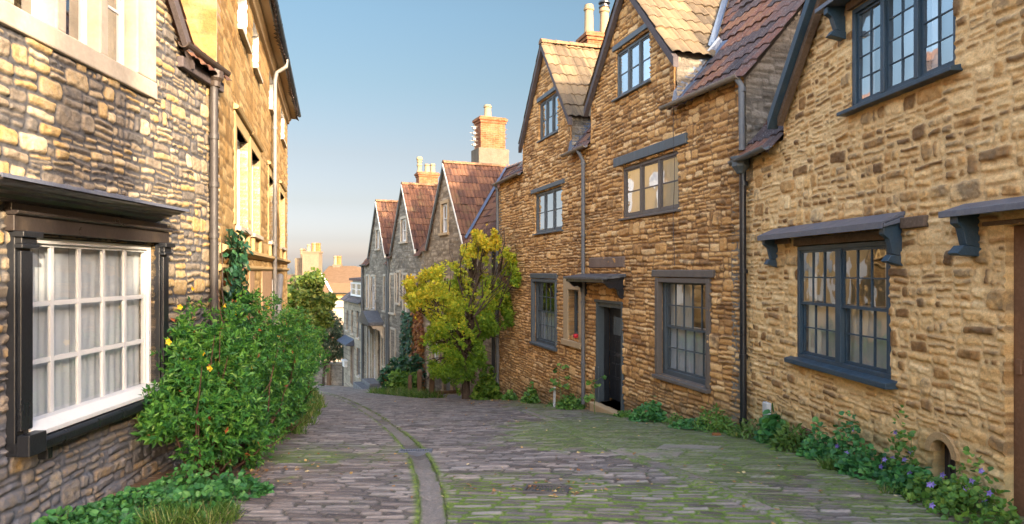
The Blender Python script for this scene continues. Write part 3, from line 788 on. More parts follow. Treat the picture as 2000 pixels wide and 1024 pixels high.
def build_road():
    Ys = [2.2]
    while Ys[-1] < 52: Ys.append(Ys[-1] + max(.0105, .0030 * Ys[-1]))
    Ys = np.array(Ys); nT = 560; T = np.linspace(0, 1, nT)
    L = lx(Ys) - .4 - .02 * np.maximum(Ys - 17, 0); Rr = rx(Ys) + .4
    Y, t = np.meshgrid(Ys, T, indexing='ij')
    X = L[:, None] + (Rr - L)[:, None] * t
    dg = X - gx(Y); dk = X - kx(Y)
    # three laid zones: left of the channel, between channel and kerb line, the pavement by the right houses
    warp = .03 * fbm(X * .9, Y * .9, 4, 2)
    zl = dict(seed=11, rowh=(.16, .19), w=(.30, .52), warp=.010, wf=3, gap=.007, rnd=.30, k1=0.0, k3=0.0, sp2=.55)
    def pat(ang, seed, rowh, w, gap, warp=.01):
        ca, sa = math.cos(ang), math.sin(ang)
        return masonry(X * ca + Y * sa, -X * sa + Y * ca + .05 * fbm(X * .5, Y * .5, 3, 2), seed, rowh, w, warp, 3.0, gap, .3, (.3, .7), 1.01, 0.0, 0.0)
    A = pat(0.0, 11, (.062, .082), (.17, .34), .005, .006)
    B = pat(R(-7), 12, (.066, .086), (.17, .34), .0065, .006)
    C = pat(R(-13), 13, (.055, .072), (.2, .42), .0055, .006)
    zone = np.where(dg < 0, 0, np.where(dk < 0, 1, 2))
    d = np.choose(zone, [A[0], B[0], C[0]]); r1 = np.choose(zone, [A[1], B[1], C[1]]); r2 = np.choose(zone, [A[2], B[2], C[2]])
    xx = np.choose(zone, [A[4], B[4], C[4]]); yy = np.choose(zone, [A[5], B[5], C[5]])
    far = sstep(9, 22, Y)
    e = sstep(-.004, .012, d)
    h = e * (.013 + .009 * r2) * (1 - .3 * far) + e * .009 * (xx * (r1 - .5) + yy * (r2 - .4)) + .006 * fbm(X * 14, Y * 14, 1, 3) + .012 * fbm(X * .7, Y * .7, 5, 2)
    mor = (1 - sstep(-.002, .010, d)) * (1 - .25 * far)
    # kerb stones along the kerb line and flat stones across the pavement
    kb = np.abs(dk + .02) < .085
    kn = np.floor((Y + .2) / .62); kd = np.minimum(np.minimum(.085 - np.abs(dk + .02), ((Y + .2) / .62 - kn) * .62), (1 - ((Y + .2) / .62 - kn)) * .62)
    kb &= Y < 13
    h = np.where(kb, .022 * sstep(0, .015, kd) + .004 * fbm(X * 14, Y * 14, 1, 3), h); mor = np.where(kb, 1 - sstep(0, .01, kd), mor); r1 = np.where(kb, .45 + .4 * hsh(kn, 5), r1)
    def flag(px, py, w, hgt, ang):
        c = gp(px, py); ca, sa = math.cos(R(ang)), math.sin(R(ang))
        a = (X - c[0]) * ca + (Y - c[1]) * sa; b_ = -(X - c[0]) * sa + (Y - c[1]) * ca
        return np.minimum(w - np.abs(a), hgt - np.abs(b_))
    fl = np.full_like(X, -1.0); fid = np.zeros_like(X)
    for i, q in enumerate([(1262, 893, .33, .24, -25), (1345, 884, .30, .22, -25), (1090, 812, .55, .3, -20), (1150, 806, .4, .25, -20)]):
        f = flag(*q); m = f > 0; fl = np.where(m, f, fl); fid = np.where(m, i + 1, fid)
    mf = fl > 0
    h = np.where(mf, .02 * sstep(0, .012, fl) + .003 * fbm(X * 10, Y * 10, 1, 3), h); mor = np.where(mf, 1 - sstep(0, .009, fl), mor); r1 = np.where(mf, .7 + .2 * hsh(fid), r1)
    # moss
    nn = fbm(X * 1.1, Y * 1.1, 8, 4); nf = fbm(X * 6, Y * 6, 3, 4)
    dr = rx(Y) - X; dl = X - lx(Y)
    mj = np.zeros_like(X)                                     # how much moss the joints hold
    mj = np.where(zone == 1, sstep(6.4, 5.0, Y) * 1.05 + .10, mj)
    mj = np.where(zone == 2, .75, mj)
    mj = np.where(zone == 0, .10 + .55 * sstep(1.4, .0, np.abs(Y - 7.0)) , mj)
    moss = mj * sstep(-.25, .25, nf + nn * .6 + (mj - .5) * .9) * (1 - sstep(-.003, .017, d))
    # moss that spreads over the stones
    def blob(px, py, a, b_):
        c = gp(px, py); return np.exp(-(((X - c[0]) / a) ** 2 + ((Y - c[1]) / b_) ** 2) ** 1.3)
    sp = 1.25 * blob(1230, 865, 1.2, 1.0) + 1.1 * blob(1150, 842, 1.3, 1.5) + .75 * blob(1400, 900, 1.0, .8) + .5 * blob(1330, 850, 1.0, .9) + .9 * blob(585, 893, .35, .42) + .45 * blob(650, 895, .5, .5) + .5 * blob(1100, 800, 1.4, 1.4)
    sp += .35 * sstep(1.3, .2, dr) * (Y < 20) + .6 * sstep(.7, .1, dl) * (Y > 8)
    sp += .45 * (zone == 2) * sstep(7.5, 5.5, Y)*.4
    sp2 = sstep(.26, .7, sp + nf * .55 + nn * .3) * np.where(mf, .2, 1)
    moss = np.maximum(moss, sp2 * (.36 + .6 * (1 - e) + .35 * np.clip(nf, 0, 1)))
    # moss along the channel and kerb line
    ce = np.exp(-((np.abs(dg) - .105) / .028) ** 2) * sstep(-.35, .2, nf + .25 * (Y < 9) + .2 * nn)
    ke = np.exp(-((np.abs(dk + .02) - .09) / .022) ** 2) * sstep(-.4, .2, nf) * .9
    moss = np.clip(np.maximum(np.maximum(moss, ce * .95), ke * (Y < 13)), 0, 1)
    # grass verge beyond the left houses
    h = h + .010 * moss * (1 - e * .6)
    soil = np.clip(sstep(.55, .1, dr + .12 * nf) * .9 + sstep(.85, .3, dl + .2 * nf) * .9, 0, 1)
    cc = gp(1000, 780); soil = np.clip(soil + .75 * np.exp(-(((X - cc[0]) / 1.6) ** 2 + ((Y - cc[1]) / 2.0) ** 2)) * sstep(-.3, .3, nf), 0, 1)
    cc = gp(470, 925); soil = np.clip(soil + .8 * np.exp(-(((X - cc[0]) / .6) ** 2 + ((Y - cc[1]) / .6) ** 2)) * sstep(-.4, .3, nf), 0, 1)
    h = h * (1 - .5 * soil)
    # room for the channel
    h = np.where(np.abs(dg) < .088, -.05, h)
    Z = gz(X, Y) + h
    n1, n2 = X.shape
    a, b_ = np.meshgrid(np.arange(n1 - 1), np.arange(n2 - 1), indexing='ij'); q = (a * n2 + b_).ravel()
    o = mesh('road', np.stack([X, Y, Z], -1).reshape(-1, 3), np.stack([q, q + 1, q + n2 + 1, q + n2], -1), M['sett'], None,
             {'rnd': r1.ravel(), 'mor': mor.ravel(), 'moss': moss.ravel(), 'soil': soil.ravel(), 'wear': far.ravel()}, True)
    tag(o, kind='structure')
build_road()

def build_channel():
    Ys = [2.2]
    while Ys[-1] < 50: Ys.append(Ys[-1] + max(.012, .003 * Ys[-1]))
    Ys = np.array(Ys); T = np.linspace(-.1, .1, 19)
    Y, t = np.meshgrid(Ys, T, indexing='ij')
    X = gx(Y) + t + .006 * fbm(Y * 3, t * 30, 2, 2)
    h = .004 - .022 * np.cos(t / .1 * math.pi / 2) ** 2 + .009 * fbm(X * 18, Y * 14, 4, 4)
    kn = np.floor(Y / .55); kd = np.minimum(Y - kn * .55, (kn + 1) * .55 - Y); h -= .012 * (1 - sstep(0, .012, kd)) * (Y < 12)
    h -= .02 * sstep(.085, .1, abs(t))
    nf = fbm(X * 5, Y * 5, 3, 4)
    moss = sstep(.06, .1, np.abs(t) + .02 * nf) * sstep(-.5, .2, nf)
    Z = gz(X, Y) + h
    n1, n2 = X.shape; a, b_ = np.meshgrid(np.arange(n1 - 1), np.arange(n2 - 1), indexing='ij'); q = (a * n2 + b_).ravel()
    o = mesh('gutter_channel', np.stack([X, Y, Z], -1).reshape(-1, 3), np.stack([q, q + 1, q + n2 + 1, q + n2], -1), M['channel'], None,
             {'rnd': hsh(kn).ravel(), 'moss': moss.ravel()}, True)
    tag(o, kind='structure')
build_channel()

def build_ground():
    xs = np.concatenate([[-3000, -800, -300, -120], np.linspace(-60, 40, 60), [120, 300, 800, 3000]])
    ys = np.concatenate([[-3000, -500, -100], np.linspace(-40, 60, 80), [75, 100, 200, 600, 3000]])
    X, Y = np.meshgrid(xs, ys, indexing='ij')
    Z = gz0(Y) - .22
    n1, n2 = X.shape; a, b_ = np.meshgrid(np.arange(n1 - 1), np.arange(n2 - 1), indexing='ij'); q = (a * n2 + b_).ravel()
    tag(mesh('ground', np.stack([X, Y, Z], -1).reshape(-1, 3), np.stack([q, q + n2, q + n2 + 1, q + 1], -1), M['earth'], None, None, True), kind='structure')
build_ground()
# ------------------------------------------------------------------ helpers for houses
def sY(F, Y): return (Y - F.P0.y) / F.d.y
def side_fac(F, s, into=1, cam=1):
    """a facade line that starts on F at s and runs into the house; its outside looks back along F (towards the camera) or away"""
    g = Fac.__new__(Fac); p = F.p(s, 0, 0); g.P0 = Vector((p[0], p[1])); g.d = -F.n; g.n = -F.d * cam; g.k = 0
    return g
def root_at(F, s, z, name, label, cat, group=None):
    p = F.p(s, z, 0); return thing(name, p, label, cat, group)
def barge(F, parent, sA, zA, sB, zB, th=.15, o0=.03, o1=.09, mat=None, name='barge_board'):
    m = MB(); m.profsz(F, [(sA, zA - th), (sB, zB - th), (sB, zB), (sA, zA)], o0, o1); return m.out(name, mat or M['barge'], parent, bevel=.004)
def gable_roof(F, parent, sc, w, zf, za, ln, mat, oh=.12, ext=.12, wave=.19, course=.3, seed=1, prof='roman', lift=.05, rt=None, rmat=None, near=True, far=True, res=.03):
    sl = (za - zf) / w; L = math.hypot(w, za - zf); k = ext / L
    u = (-F.n.x, -F.n.y, 0)
    for sgn, on in ((-1, near), (1, far)):
        if not on: continue
        s0 = sc + sgn * (w + ext * w / L); z0 = zf - ext * (za - zf) / L + lift
        O = F.p(s0, z0, oh); v = np.array([F.d.x * -sgn * w, F.d.y * -sgn * w, za - zf]) / L
        tiles(O, u, v, ln + oh, L + ext, mat, parent, 'roof', wave, course, seed=seed + sgn, prof=prof, res=res)
    ridge_tiles(F.p(sc, za + lift + .02, oh), F.p(sc, za + lift + .02, -ln), rmat or M['ridge'], parent)
def main_roof(F, parent, s0, s1, ze, pitch, ridge_d, mat, gables=(), oh=.13, wave=.19, course=.3, seed=5, lift=.03, back=True, dep=5.0, res=.03, prof='roman', rmat=None, rear_z=None):
    cp, sp = math.cos(pitch), math.sin(pitch)
    L = (ridge_d + oh) / cp; z0 = ze - oh * math.tan(pitch) + lift
    O = F.p(s0, z0, oh); u = (F.d.x, F.d.y, 0); v = (-F.n.x * cp, -F.n.y * cp, sp)
    def mask(cu, cv):
        k = np.ones_like(cu, bool); ss = s0 + cu; zz = z0 + cv * sp
        for (sc, w, zf, za) in gables:
            inside = np.abs(ss - sc) < w + .02
            zd = zf + (w - np.abs(ss - sc)) * (za - zf) / w
            k &= ~(inside & (zz < zd - .12))
        return k
    tiles(O, u, v, s1 - s0, L, mat, parent, 'roof', wave, course, mask=mask, seed=seed, res=res, prof=prof)
    zr = z0 + L * sp
    m = MB(); b0 = F.p(s0, zr, -ridge_d); b1 = F.p(s1, zr, -ridge_d); c0 = F.p(s0, rear_z if rear_z is not None else ze, -dep - .1); c1 = F.p(s1, rear_z if rear_z is not None else ze, -dep - .1)
    m.poly([b0, b1, c1, c0], [(0, 1, 2, 3)]); m.out('rear_roof', M['tile_dark_plain'], parent)
    ridge_tiles(F.p(s0, zr + .03, -ridge_d), F.p(s1, zr + .03, -ridge_d), rmat or M['ridge_dark'], parent)
    return zr
M['tile_dark_plain'] = m_plain('plain dark roof', (.12, .08, .07), .85, .4, 3, .01, .1)
def surround(F, parent, s0, s1, z0, z1, w=.12, o=.045, mat=None, name='window_surround', sillx=.04, head=None, rec=.12):
    m = MB(); h = head or w
    m.box(F, s0 - w, s0, z0, z1, -rec, o); m.box(F, s1, s1 + w, z0, z1, -rec, o)
    m.box(F, s0 - w, s1 + w, z1, z1 + h, -rec, o); m.box(F, s0 - w - sillx, s1 + w + sillx, z0 - .09, z0, -rec, o + .05)
    return m.out(name, mat or M['bath'], parent, bevel=.008)
def pot(c, parent, h=.7, r=.13, mat=None, banded=False, name='chimney_pot'):
    pr = [(r * 1.15, 0), (r * 1.15, .05), (r, .09), (r * .9, h * .8), (r * 1.12, h * .83), (r * 1.12, h * .9), (r * .95, h * .93), (r * .95, h), (r * .75, h), (r * .7, h * .8)]
    if banded: pr = [(r * 1.2, 0), (r * 1.2, .06), (r * .8, .12), (r * .8, h * .38), (r * 1.1, h * .42), (r * 1.1, h * .48), (r * .85, h * .52), (r * .85, h * .62), (r * 1.1, h * .66), (r * 1.1, h * .7), (r * .85, h * .74), (r * 1.25, h * .82), (r * 1.25, h * .9), (r * .9, h), (r * .6, h)]
    m = MB(); m.lathe(c, pr); return m.out(name, mat or M['pot'], parent, smooth=True)
def stack(F, parent, s, o, hs, ho, z0, z1, mat, base=None, name='chimney'):
    m = MB(); m.box(F, s - hs, s + hs, z0, z1 - .24, o - ho, o + ho)
    m.box(F, s - hs - .04, s + hs + .04, z1 - .24, z1 - .15, o - ho - .04, o + ho + .04)
    m.box(F, s - hs - .08, s + hs + .08, z1 - .15, z1 - .05, o - ho - .08, o + ho + .08)
    m.box(F, s - hs - .03, s + hs + .03, z1 - .05, z1, o - ho - .03, o + ho + .03)
    c = m.out(name, mat, parent, bevel=.008)
    if base:
        m = MB(); m.box(F, s - hs - .1, s + hs + .1, z0 - .5, base, o - ho - .12, o + ho + .12); m.out('chimney_base', M['concrete'], c, bevel=.02)
    return c

low = lambda F: (lambda s: gz0(F.P0.y + s * F.d.y) - .03)

M['timberstone'] = m_plain('rough arch stone', (.42, .28, .14), .9, .5, 9, .01, .1)
# ================================================================== RIGHT: near cottage
def near_cottage():
    F = FR1; H = root_at(F, 0, -.1, 'stone_cottage', 'nearest honey stone cottage on the right with blue painted window frames', 'house')
    sc, w, zf, za = sY(F, 5.44), 1.92, 3.27, 5.58
    def top(s):
        g = za - np.abs(s - sc) * (za - zf) / w
        return np.where(np.abs(s - sc) < w, g, 3.05)
    sL, sR = F.s(1738), F.s(1557)          # lower window
    uL, uR = F.s(1870), F.s(1664)          # upper window
    dR = F.s(1965); dL = dR - .86
    nL, nR = F.s(1866), F.s(1822)
    s0, s1 = sY(F, .6), sY(F, 8.37)
    op = [(sL, sR, .69, 1.93, .13), (uL, uR, 3.07, 3.98, .10), (dL, dR, -.12, 1.90, .2), (nL, nR, .02, .36, .10)]
    st = dict(seed=21, fine=F.s(2060), rowh=(.11, .19), w=(.11, .32), warp=.030, wf=4.2, gap=.011, rnd=.30, split=(.3, .7), k1=.18, k3=.34, sp2=.5, relief=.017, edge=.014, rough=.011, bulge=.035, mw=.010,
              brk=[sc, sc - w, sc + w])
    wall(F, s0, s1, -.75, top, op, M['stone_near'], H, st, res=.0095, low=(.05, .55, low(F)))
    block(F, s0, s1, 5.0, -.8, 3.0, M['rubble_plain'], H, gable=(5.7, 2.4), front=.0)
    pitch = R(50); main_roof(F, H, s0, s1 + .02, 3.05, pitch, 2.35, M['tile_purple'], [(sc, w, zf, za)], seed=31)
    gable_roof(F, H, sc, w, zf, za, 2.4, M['tile_purple'], seed=33, oh=.16)
    # blue barge boards with a brown inner face
    for sg in (1, -1):
        barge(F, H, sc + sg * (w + .03), zf + .03, sc, za + .06, .13, .05, .17, M['teal'])
        barge(F, H, sc + sg * (w - .06), zf + .02, sc, za - .06, .10, .03, .10, M['timber'], 'inner_board')
    # cottage windows
    window(F, H, uL, uR, 3.07, 3.98, .0, lights=3, nx=2, ny=4, fm=M['teal'], gm=M['glass_sky'], ft=.045, bar=.009, mull=.05, sill=(.11, .045, .07),
           curt=[(.0, .10, .0, 1, M['curtain_cream'], 3), (.22, .30, 0, 1, M['net'], 4), (.86, 1.0, .0, 1, M['net'], 4)], fd=.075, label='three light leaded upper window with dark blue frame')
    lw = window(F, H, sL, sR, .69, 1.86, .0, lights=2, nx=3, ny=4, fm=M['teal'], gm=M['glass_mid'], ft=.045, bar=.013, mull=.085, sash=True, sill=(.10, .06, .09),
           curt=[(.03, .48, .03, .5, M['curtain_cream'], 1), (.03, .14, .5, .98, M['curtain_cream'], 4), (.86, .97, .5, .98, M['curtain_cream'], 5), (.53, .97, .03, .5, M['curtain_cream'], 2)], fd=.08, label='double sash lower window with blue frame and cream half curtains')
    m = MB(); m.box(F, sL - .02, sR + .02, 1.865, 1.95, -.10, .035); m.out('timber_lintel', M['timber'], H, bevel=.006)
    m = MB(); m.box(F, F.s(1815), F.s(1767), 1.94, 2.03, -.02, .045); m.out('timber_block', M['timber'], H, bevel=.008); m = MB(); m.box(F, F.s(1545), F.s(1508), 1.9, 1.96, -.02, .04); m.out('timber_block', M['timber'], H, bevel=.008)
    # lead covered hood on two brackets above the lower window
    a, b = F.s(1768), F.s(1512)
    m = MB(); m.prof(F, a, b, [(0, 2.05), (.17, 1.985), (.18, 1.99), (.18, 1.955), (.16, 1.96), (.0, 2.0)]); hd = m.out('window_hood', M['lead'], H, bevel=.004)
    m = MB(); m.prof(F, a, b, [(.0, 2.085), (.0, 2.055), (.190, 1.985), (.190, 1.945), (.197, 1.945), (.20, 1.998)]); m.out('lead_flashing', M['lead'], hd)
    for q in (a + .035, b - .095):
        m = MB(); m.prof(F, q, q + .06, [(.0, 2.0), (.16, 1.965), (.16, 1.90), (.11, 1.86), (.08, 1.74), (.0, 1.72)])
        m.prof(F, q - .012, q + .072, [(0, 1.72), (.10, 1.735), (.14, 1.68), (.0, 1.64)])
        m.out('bracket', M['teal'], hd, bevel=.005)
    # hood of the upper window: one bracket seen at its left end
    m = MB(); m.prof(F, uL - .22, uR + .28, [(0, 4.15), (.2, 4.09), (.2, 4.05), (0, 4.06)]); hu = m.out('window_hood', M['lead'], H, bevel=.004)
    for q in (uR + .10, uL - .16):
        m = MB(); m.prof(F, q, q + .06, [(0, 4.06), (.18, 4.05), (.18, 3.99), (.13, 3.96), (.09, 3.84), (.0, 3.82)])
        m.prof(F, q - .012, q + .072, [(0, 3.82), (.12, 3.835), (.16, 3.785), (.0, 3.75)]); m.out('bracket', M['teal'], hu, bevel=.005)
    m = MB(); m.box(F, uL - .03, uR + .03, 3.985, 4.055, -.08, .04); m.out('timber_lintel', M['timber'], H, bevel=.006)
    # door, its frame and hood
    m = MB(); m.box(F, dR - .10, dR, -.12, 1.90, -.16, -.05); m.box(F, dL, dL + .1, -.12, 1.90, -.16, -.05); m.box(F, dL + .1, dR - .1, 1.80, 1.90, -.16, -.05)
    df = m.out('door_frame', M['oak'], H, bevel=.008)
    m = MB()
    for i in range(5):
        q = dL + .105 + i * .13; m.box(F, q, q + .122, -.1, 1.79, -.15, -.115 - .003 * (i % 2))
    dd = m.out('door', M['timber'], H, bevel=.005)
    m = MB(); m.box(F, dR - .075, dR - .035, .93, 1.03, -.05, -.035); m.out('door_bell', M['oak'], df, bevel=.004)
    m = MB(); m.prof(F, dL - .2, F.s(1884), [(0, 2.08), (.19, 2.02), (.20, 2.02), (.20, 1.975), (.18, 1.975), (0, 2.02)]); hd = m.out('door_hood', M['lead'], H, bevel=.004)
    q = F.s(1895) - .02
    m = MB(); m.prof(F, q - .07, q, [(0, 2.01), (.17, 1.98), (.17, 1.93), (.13, 1.90), (.10, 1.78), (0, 1.76)])
    m.prof(F, q - .085, q + .015, [(0, 1.76), (.13, 1.78), (.18, 1.725), (.16, 1.71), (0, 1.70)]); m.out('bracket', M['teal'], hd, bevel=.005)
    m = MB(); m.box(F, dL - .03, F.s(1925), 1.905, 1.935, -.04, .03); m.out('timber_lintel', M['timber'], H, bevel=.006)
    # low arched niche with stone surround
    m = MB(); pts = []; ci = (nL + nR) / 2; hw = (nR - nL) / 2
    for k in range(11):
        q = math.pi * k / 10; pts.append((ci + (hw + .05) * math.cos(q), .24 + .165 * math.sin(q)))
    inner = [(ci + (hw - .005) * math.cos(math.pi * k / 10), .24 + .11 * math.sin(math.pi * k / 10)) for k in range(11)]
    for k in range(10):
        m.profsz(F, [inner[k], pts[k], pts[k + 1], inner[k + 1]], -.06, .03)
    m.out('niche_arch', M['timberstone'], H)
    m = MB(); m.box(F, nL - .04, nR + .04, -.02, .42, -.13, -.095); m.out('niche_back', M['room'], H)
    m = MB()
    for k in range(3): m.box(F, nL + .04 + k * .06, nL + .055 + k * .06, .02, .37, -.10, -.085)
    m.out('niche_bar', M['iron'], H)
    # air brick, junction box
    m = MB(); a = F.s(1588)
    for k in range(5): m.box(F, a, a + .20, -.12 + k * .022, -.108 + k * .022, .0, .035)
    m.box(F, a - .01, a + .21, -.13, -.01, -.01, .024); m.out('air_brick', M['brick'], H)
    a = F.s(1512); zz = F.z(1505, 812)
    m = MB(); m.box(F, a, a + .11, zz, zz + .16, .03, .09); jb = m.out('junction_box', M['plastic_white'], H, bevel=.01)
    m = MB(); p = F.p(a + .09, zz, .06)
    m.tube([p, F.p(a + .10, zz - .05, .07), F.p(a + .15, zz - .09, .06), F.p(a + .17, zz + .02, .05), F.p(a + .14, zz + .16, .05)], .006, 6); m.out('cable', M['black'], jb)
    # gutter of the small far piece of roof
    gutter(F, H, sc + w + .06, s1 - .02, 3.0, .12, M['pipe_grey'], .05, drop=.03)
    m = MB(); g = sc + w + .02      # lead valley beside the dormer cheek
    m.poly([F.p(g, 3.14, .1), F.p(g + .02, 3.45, .02), F.p(s1 - .05, 4.45, -1.2), F.p(s1 - .02, 4.2, -1.2), F.p(g + .3, 3.1, .06)], [(0, 1, 2, 3, 4)])
    # unseen chimney added on the ridge as a shadow caster; its shade misses the shop
    c = stack(F, H, sY(F, 3.6), -2.3, .42, .33, 4.8, 7.0, M['brick']); 
    for k in (-.2, .2): p = F.p(sY(F, 3.6) + k, 7.0, -2.3); pot(p, c, .6)
near_cottage()

# ================================================================== RIGHT: brown cottage with two gables
def brown_cottage():
    F = FR2; s1 = sY(F, 19.0)
    H = root_at(F, 5, -1.3, 'stone_cottage', 'long brown rubble cottage with two tall stone gables and a black door', 'house')
    gA = (sY(F, 15.3), 1.57, 4.87, 6.79); gB = (sY(F, 11.35), 1.53, 4.86, 6.50)
    def top(s):
        t = np.full_like(s, 4.08)
        for sc, w, zf, za in (gA, gB): t = np.where(np.abs(s - sc) < w, za - np.abs(s - sc) * (za - zf) / w, t)
        return t
    def wn(a, b): return F.s(b), F.s(a)
    dB = wn(1203, 1271); dA = wn(1053, 1090); uB = wn(1215, 1325); uA = wn(1045, 1098); lB = wn(1286, 1385); lA = wn(1041, 1087); sm = wn(1113, 1134); dr = wn(1166, 1218)
    op = [(*dB, 4.65, 5.47, .1), (*dA, 4.67, 5.56, .1), (*uB, 2.52, 3.40, .1), (*uA, 2.50, 3.45, .1), (*lB, .0, 1.50, .14), (*lA, -.10, 1.42, .14), (*sm, .28, 1.22, .2), (*dr, -.86, 1.06, .32)]
    st = dict(seed=41, rowh=(.14, .24), w=(.14, .40), warp=.036, wf=4.2, gap=.007, rnd=.24, k1=.08, k3=.50, sp2=.5, relief=.028, edge=.014, rough=.013, bulge=.04, mw=.009,
              brk=[gA[0], gA[0] - gA[1], gA[0] + gA[1], gB[0], gB[0] - gB[1], gB[0] + gB[1]])
    wall(F, 0, s1, -2.5, top, op, M['stone_brown'], H, st, res=.0165, low=(.0, .75, low(F)))
    block(F, 0, s1, 5.2, -2.6, 4.0, M['stone_grey_plain'], H, gable=(6.9, 2.6), front=.0)
    p50 = R(50)
    sx = sY(F, 16.75)
    main_roof(F, H, -.2, sx, 4.08, p50, 2.65, M['tile_purple'], [gA, gB], seed=51, dep=5.2)
    main_roof(F, H, sx, s1 + .1, 4.1, R(38), 2.2, M['tile_purple'], [gA], seed=53, dep=5.2)
    gable_roof(F, H, *gA, 2.3, M['tile_buff'], seed=55, wave=.17, course=.36, ext=.16, oh=.14, res=.02)
    gable_roof(F, H, *gB, 2.3, M['tile_buff'], seed=57, wave=.17, course=.36, ext=.16, oh=.14, res=.02)
    for (sc, w, zf, za) in (gA, gB):
        for sg in (1, -1): barge(F, H, sc + sg * (w + .12), zf - .12, sc, za + .04, .15, .04, .13)
        # stone cheeks
        for sg in (1, -1):
            g = side_fac(F, sc + sg * w, cam=1 if sg < 0 else -1)
            wall(g, 0.0, .95, 3.9, zf, [], M['stone_grey'], H, dict(seed=61, rowh=(.14, .2), w=(.2, .4), k1=.1, k3=.4, relief=.02), res=.03, name='cheek_wall')
        # lead flashing at the foot of the near cheek, on the main roof slope
        t50 = math.tan(p50); sg = -1
        m = MB(); e = sc - w
        def q(ss, dd, up): return F.p(ss, 4.08 + dd * t50 + up, -dd)
        m.poly([q(e, -.1, .07), q(e - .20, -.1, .05), q(e - .16, .78, .06), q(e - .02, .78, .08), q(e, -.05, .26), q(e, .72, .22)], [(0, 1, 2, 3), (0, 3, 5, 4)])
        m.out('lead_flashing', M['leadblue'], H)
        m = MB()   # valley lead above, between dormer slope and the main roof
        n = 6; P = []
        for i in range(n + 1):
            t = i / n; zz = zf + (za - zf) * t; dd = (zz - 4.08) / t50; ss = sc - w * (1 - t)
            P += [F.p(ss - .07, zz + .09, -dd + .06), F.p(ss + .02, zz + .13, -dd + .02), F.p(ss + .03, zz + .17, -dd + .10)]
        m.poly(P, [f for i in range(n) for f in ((3 * i, 3 * i + 1, 3 * i + 4, 3 * i + 3), (3 * i + 1, 3 * i + 2, 3 * i + 5, 3 * i + 4))])
        m.out('valley_flashing', M['leadblue'], H)
    fm = M['tealgrey']
    window(F, H, *dB, 4.65, 5.47, .03, 3, 1, 2, fm=fm, gm=M['glass_sky'], ft=.05, bar=.02, mull=.05, sill=(.07, .04, .05), label='three light window in the nearer gable')
    window(F, H, *dA, 4.67, 5.56, .03, 3, 1, 2, fm=fm, gm=M['glass_sky'], ft=.05, bar=.02, mull=.05, sill=(.06, .04, .03), label='narrow three light window in the farther gable')
    window(F, H, *uB, 2.52, 3.40, .03, 3, 1, 2, fm=M['greybrown'], gm=M['glass_sky'], ft=.055, bar=.022, mull=.06, sill=(.06, .04, .05), curt=[(.05, .95, .05, .95, M['curtain_cream'], 5)], label='wide grey brown window with golden reflections')
    window(F, H, *uA, 2.50, 3.45, .03, 3, 1, 2, fm=fm, gm=M['glass_sky'], ft=.055, bar=.022, mull=.05, sill=(.06, .04, .05), label='upper window with pale sky reflections')
    window(F, H, *lB, .0, 1.50, .07, 1, 5, 4, fm=M['teal2'], gm=M['glass_mid'], ft=.075, bar=.018, sash=True, sill=(.09, .06, .06), sillm=M['greybrown'], fd=.1,
           curt=[(.04, .5, .03, .52, M['curtain_print'], 7), (.5, .97, .03, .52, M['net'], 8), (.5, .97, .5, .98, M['curtain_cream'], 8)], label='large many paned sash window with printed curtain')
    window(F, H, *lA, -.10, 1.42, .07, 1, 5, 4, fm=M['teal2'], gm=M['glass_mid'], ft=.07, bar=.018, sash=True, sill=(.08, .06, .05), sillm=M['tealgrey'], fd=.1,
           curt=[(.25, .97, .03, .5, M['net'], 9)], label='many paned sash window beside the maple')
    # timber outer frame boards of the two lower windows
    for (a, b), z0, z1, mt in ((lB, 0, 1.5, M['greybrown']), (lA, -.1, 1.42, M['tealgrey'])):
        m = MB(); m.box(F, a - .05, a + .03, z0, z1, -.05, .04); m.box(F, b - .03, b + .05, z0, z1, -.05, .04); m.box(F, a + .03, b - .03, z1 - .07, z1, -.05, .03)
        m.out('outer_frame', mt, H, bevel=.005)
    for (a, b), z, th, ex, mt in ((uB, 3.44, .16, .26, M['tealgrey']), (uA, 3.47, .10, .20, M['tealgrey']), (dB, 5.50, .10, .06, M['tealgrey']), (dA, 5.58, .10, .05, M['tealgrey']), (lB, 1.51, .11, .14, M['greybrown']), (lA, 1.43, .12, .08, M['tealgrey'])):
        m = MB(); m.box(F, a - ex, b + ex, z, z + th, -.08, .05); m.out('timber_lintel', mt, H, bevel=.012)
    m = MB(); m.box(F, dr[0] - .1, dr[1] + .3, 1.66, 1.86, -.05, .04); m.out('timber_lintel', M['oakgrey'], H, bevel=.02)
    # small window in a cream stone surround
    a, b = sm; m = MB(); m.box(F, b, b + .26, .15, 1.45, -.15, .05); m.box(F, F.s(1140), a, .15, 1.45, -.15, .05); m.box(F, a, b, 1.22, 1.45, -.15, .05); m.box(F, F.s(1140) - .02, b + .30, .05, .17, -.15, .09)
    m.out('window_surround', M['bath_cream'], H, bevel=.01)
    window(F, H, a, b, .28, 1.22, .10, 1, 1, 2, fm=M['tealgrey'], gm=M['glass'], ft=.04, bar=.03, bev=.003, label='small window in a cream stone surround')
    # door and hood
    a, b = dr
    m = MB(); m.box(F, a, a + .06, -.86, 1.02, -.12, .03); m.box(F, b - .06, b, -.86, 1.02, -.12, .03); m.box(F, a + .08, b - .08, .94, 1.02, -.20, .0); m.box(F, a - .03, b + .03, 1.02, 1.07, -.2, .05)
    m.box(F, b - .13, b + .02, -.86, -.2, .0, .035)
    df = m.out('door_frame', M['teal2'], H, bevel=.006)
    m = MB(); m.box(F, b - .055, b - .005, -.86, .94, -.235, -.12); m.out('door_lining', M['black'], H)
    m = MB(); c, d = a + .062, b - .062
    for i in range(4):
        q = c + (d - c) * i / 4; m.box(F, q + .002, q + (d - c) / 4 - .002, -.8, .93, -.28, -.235)
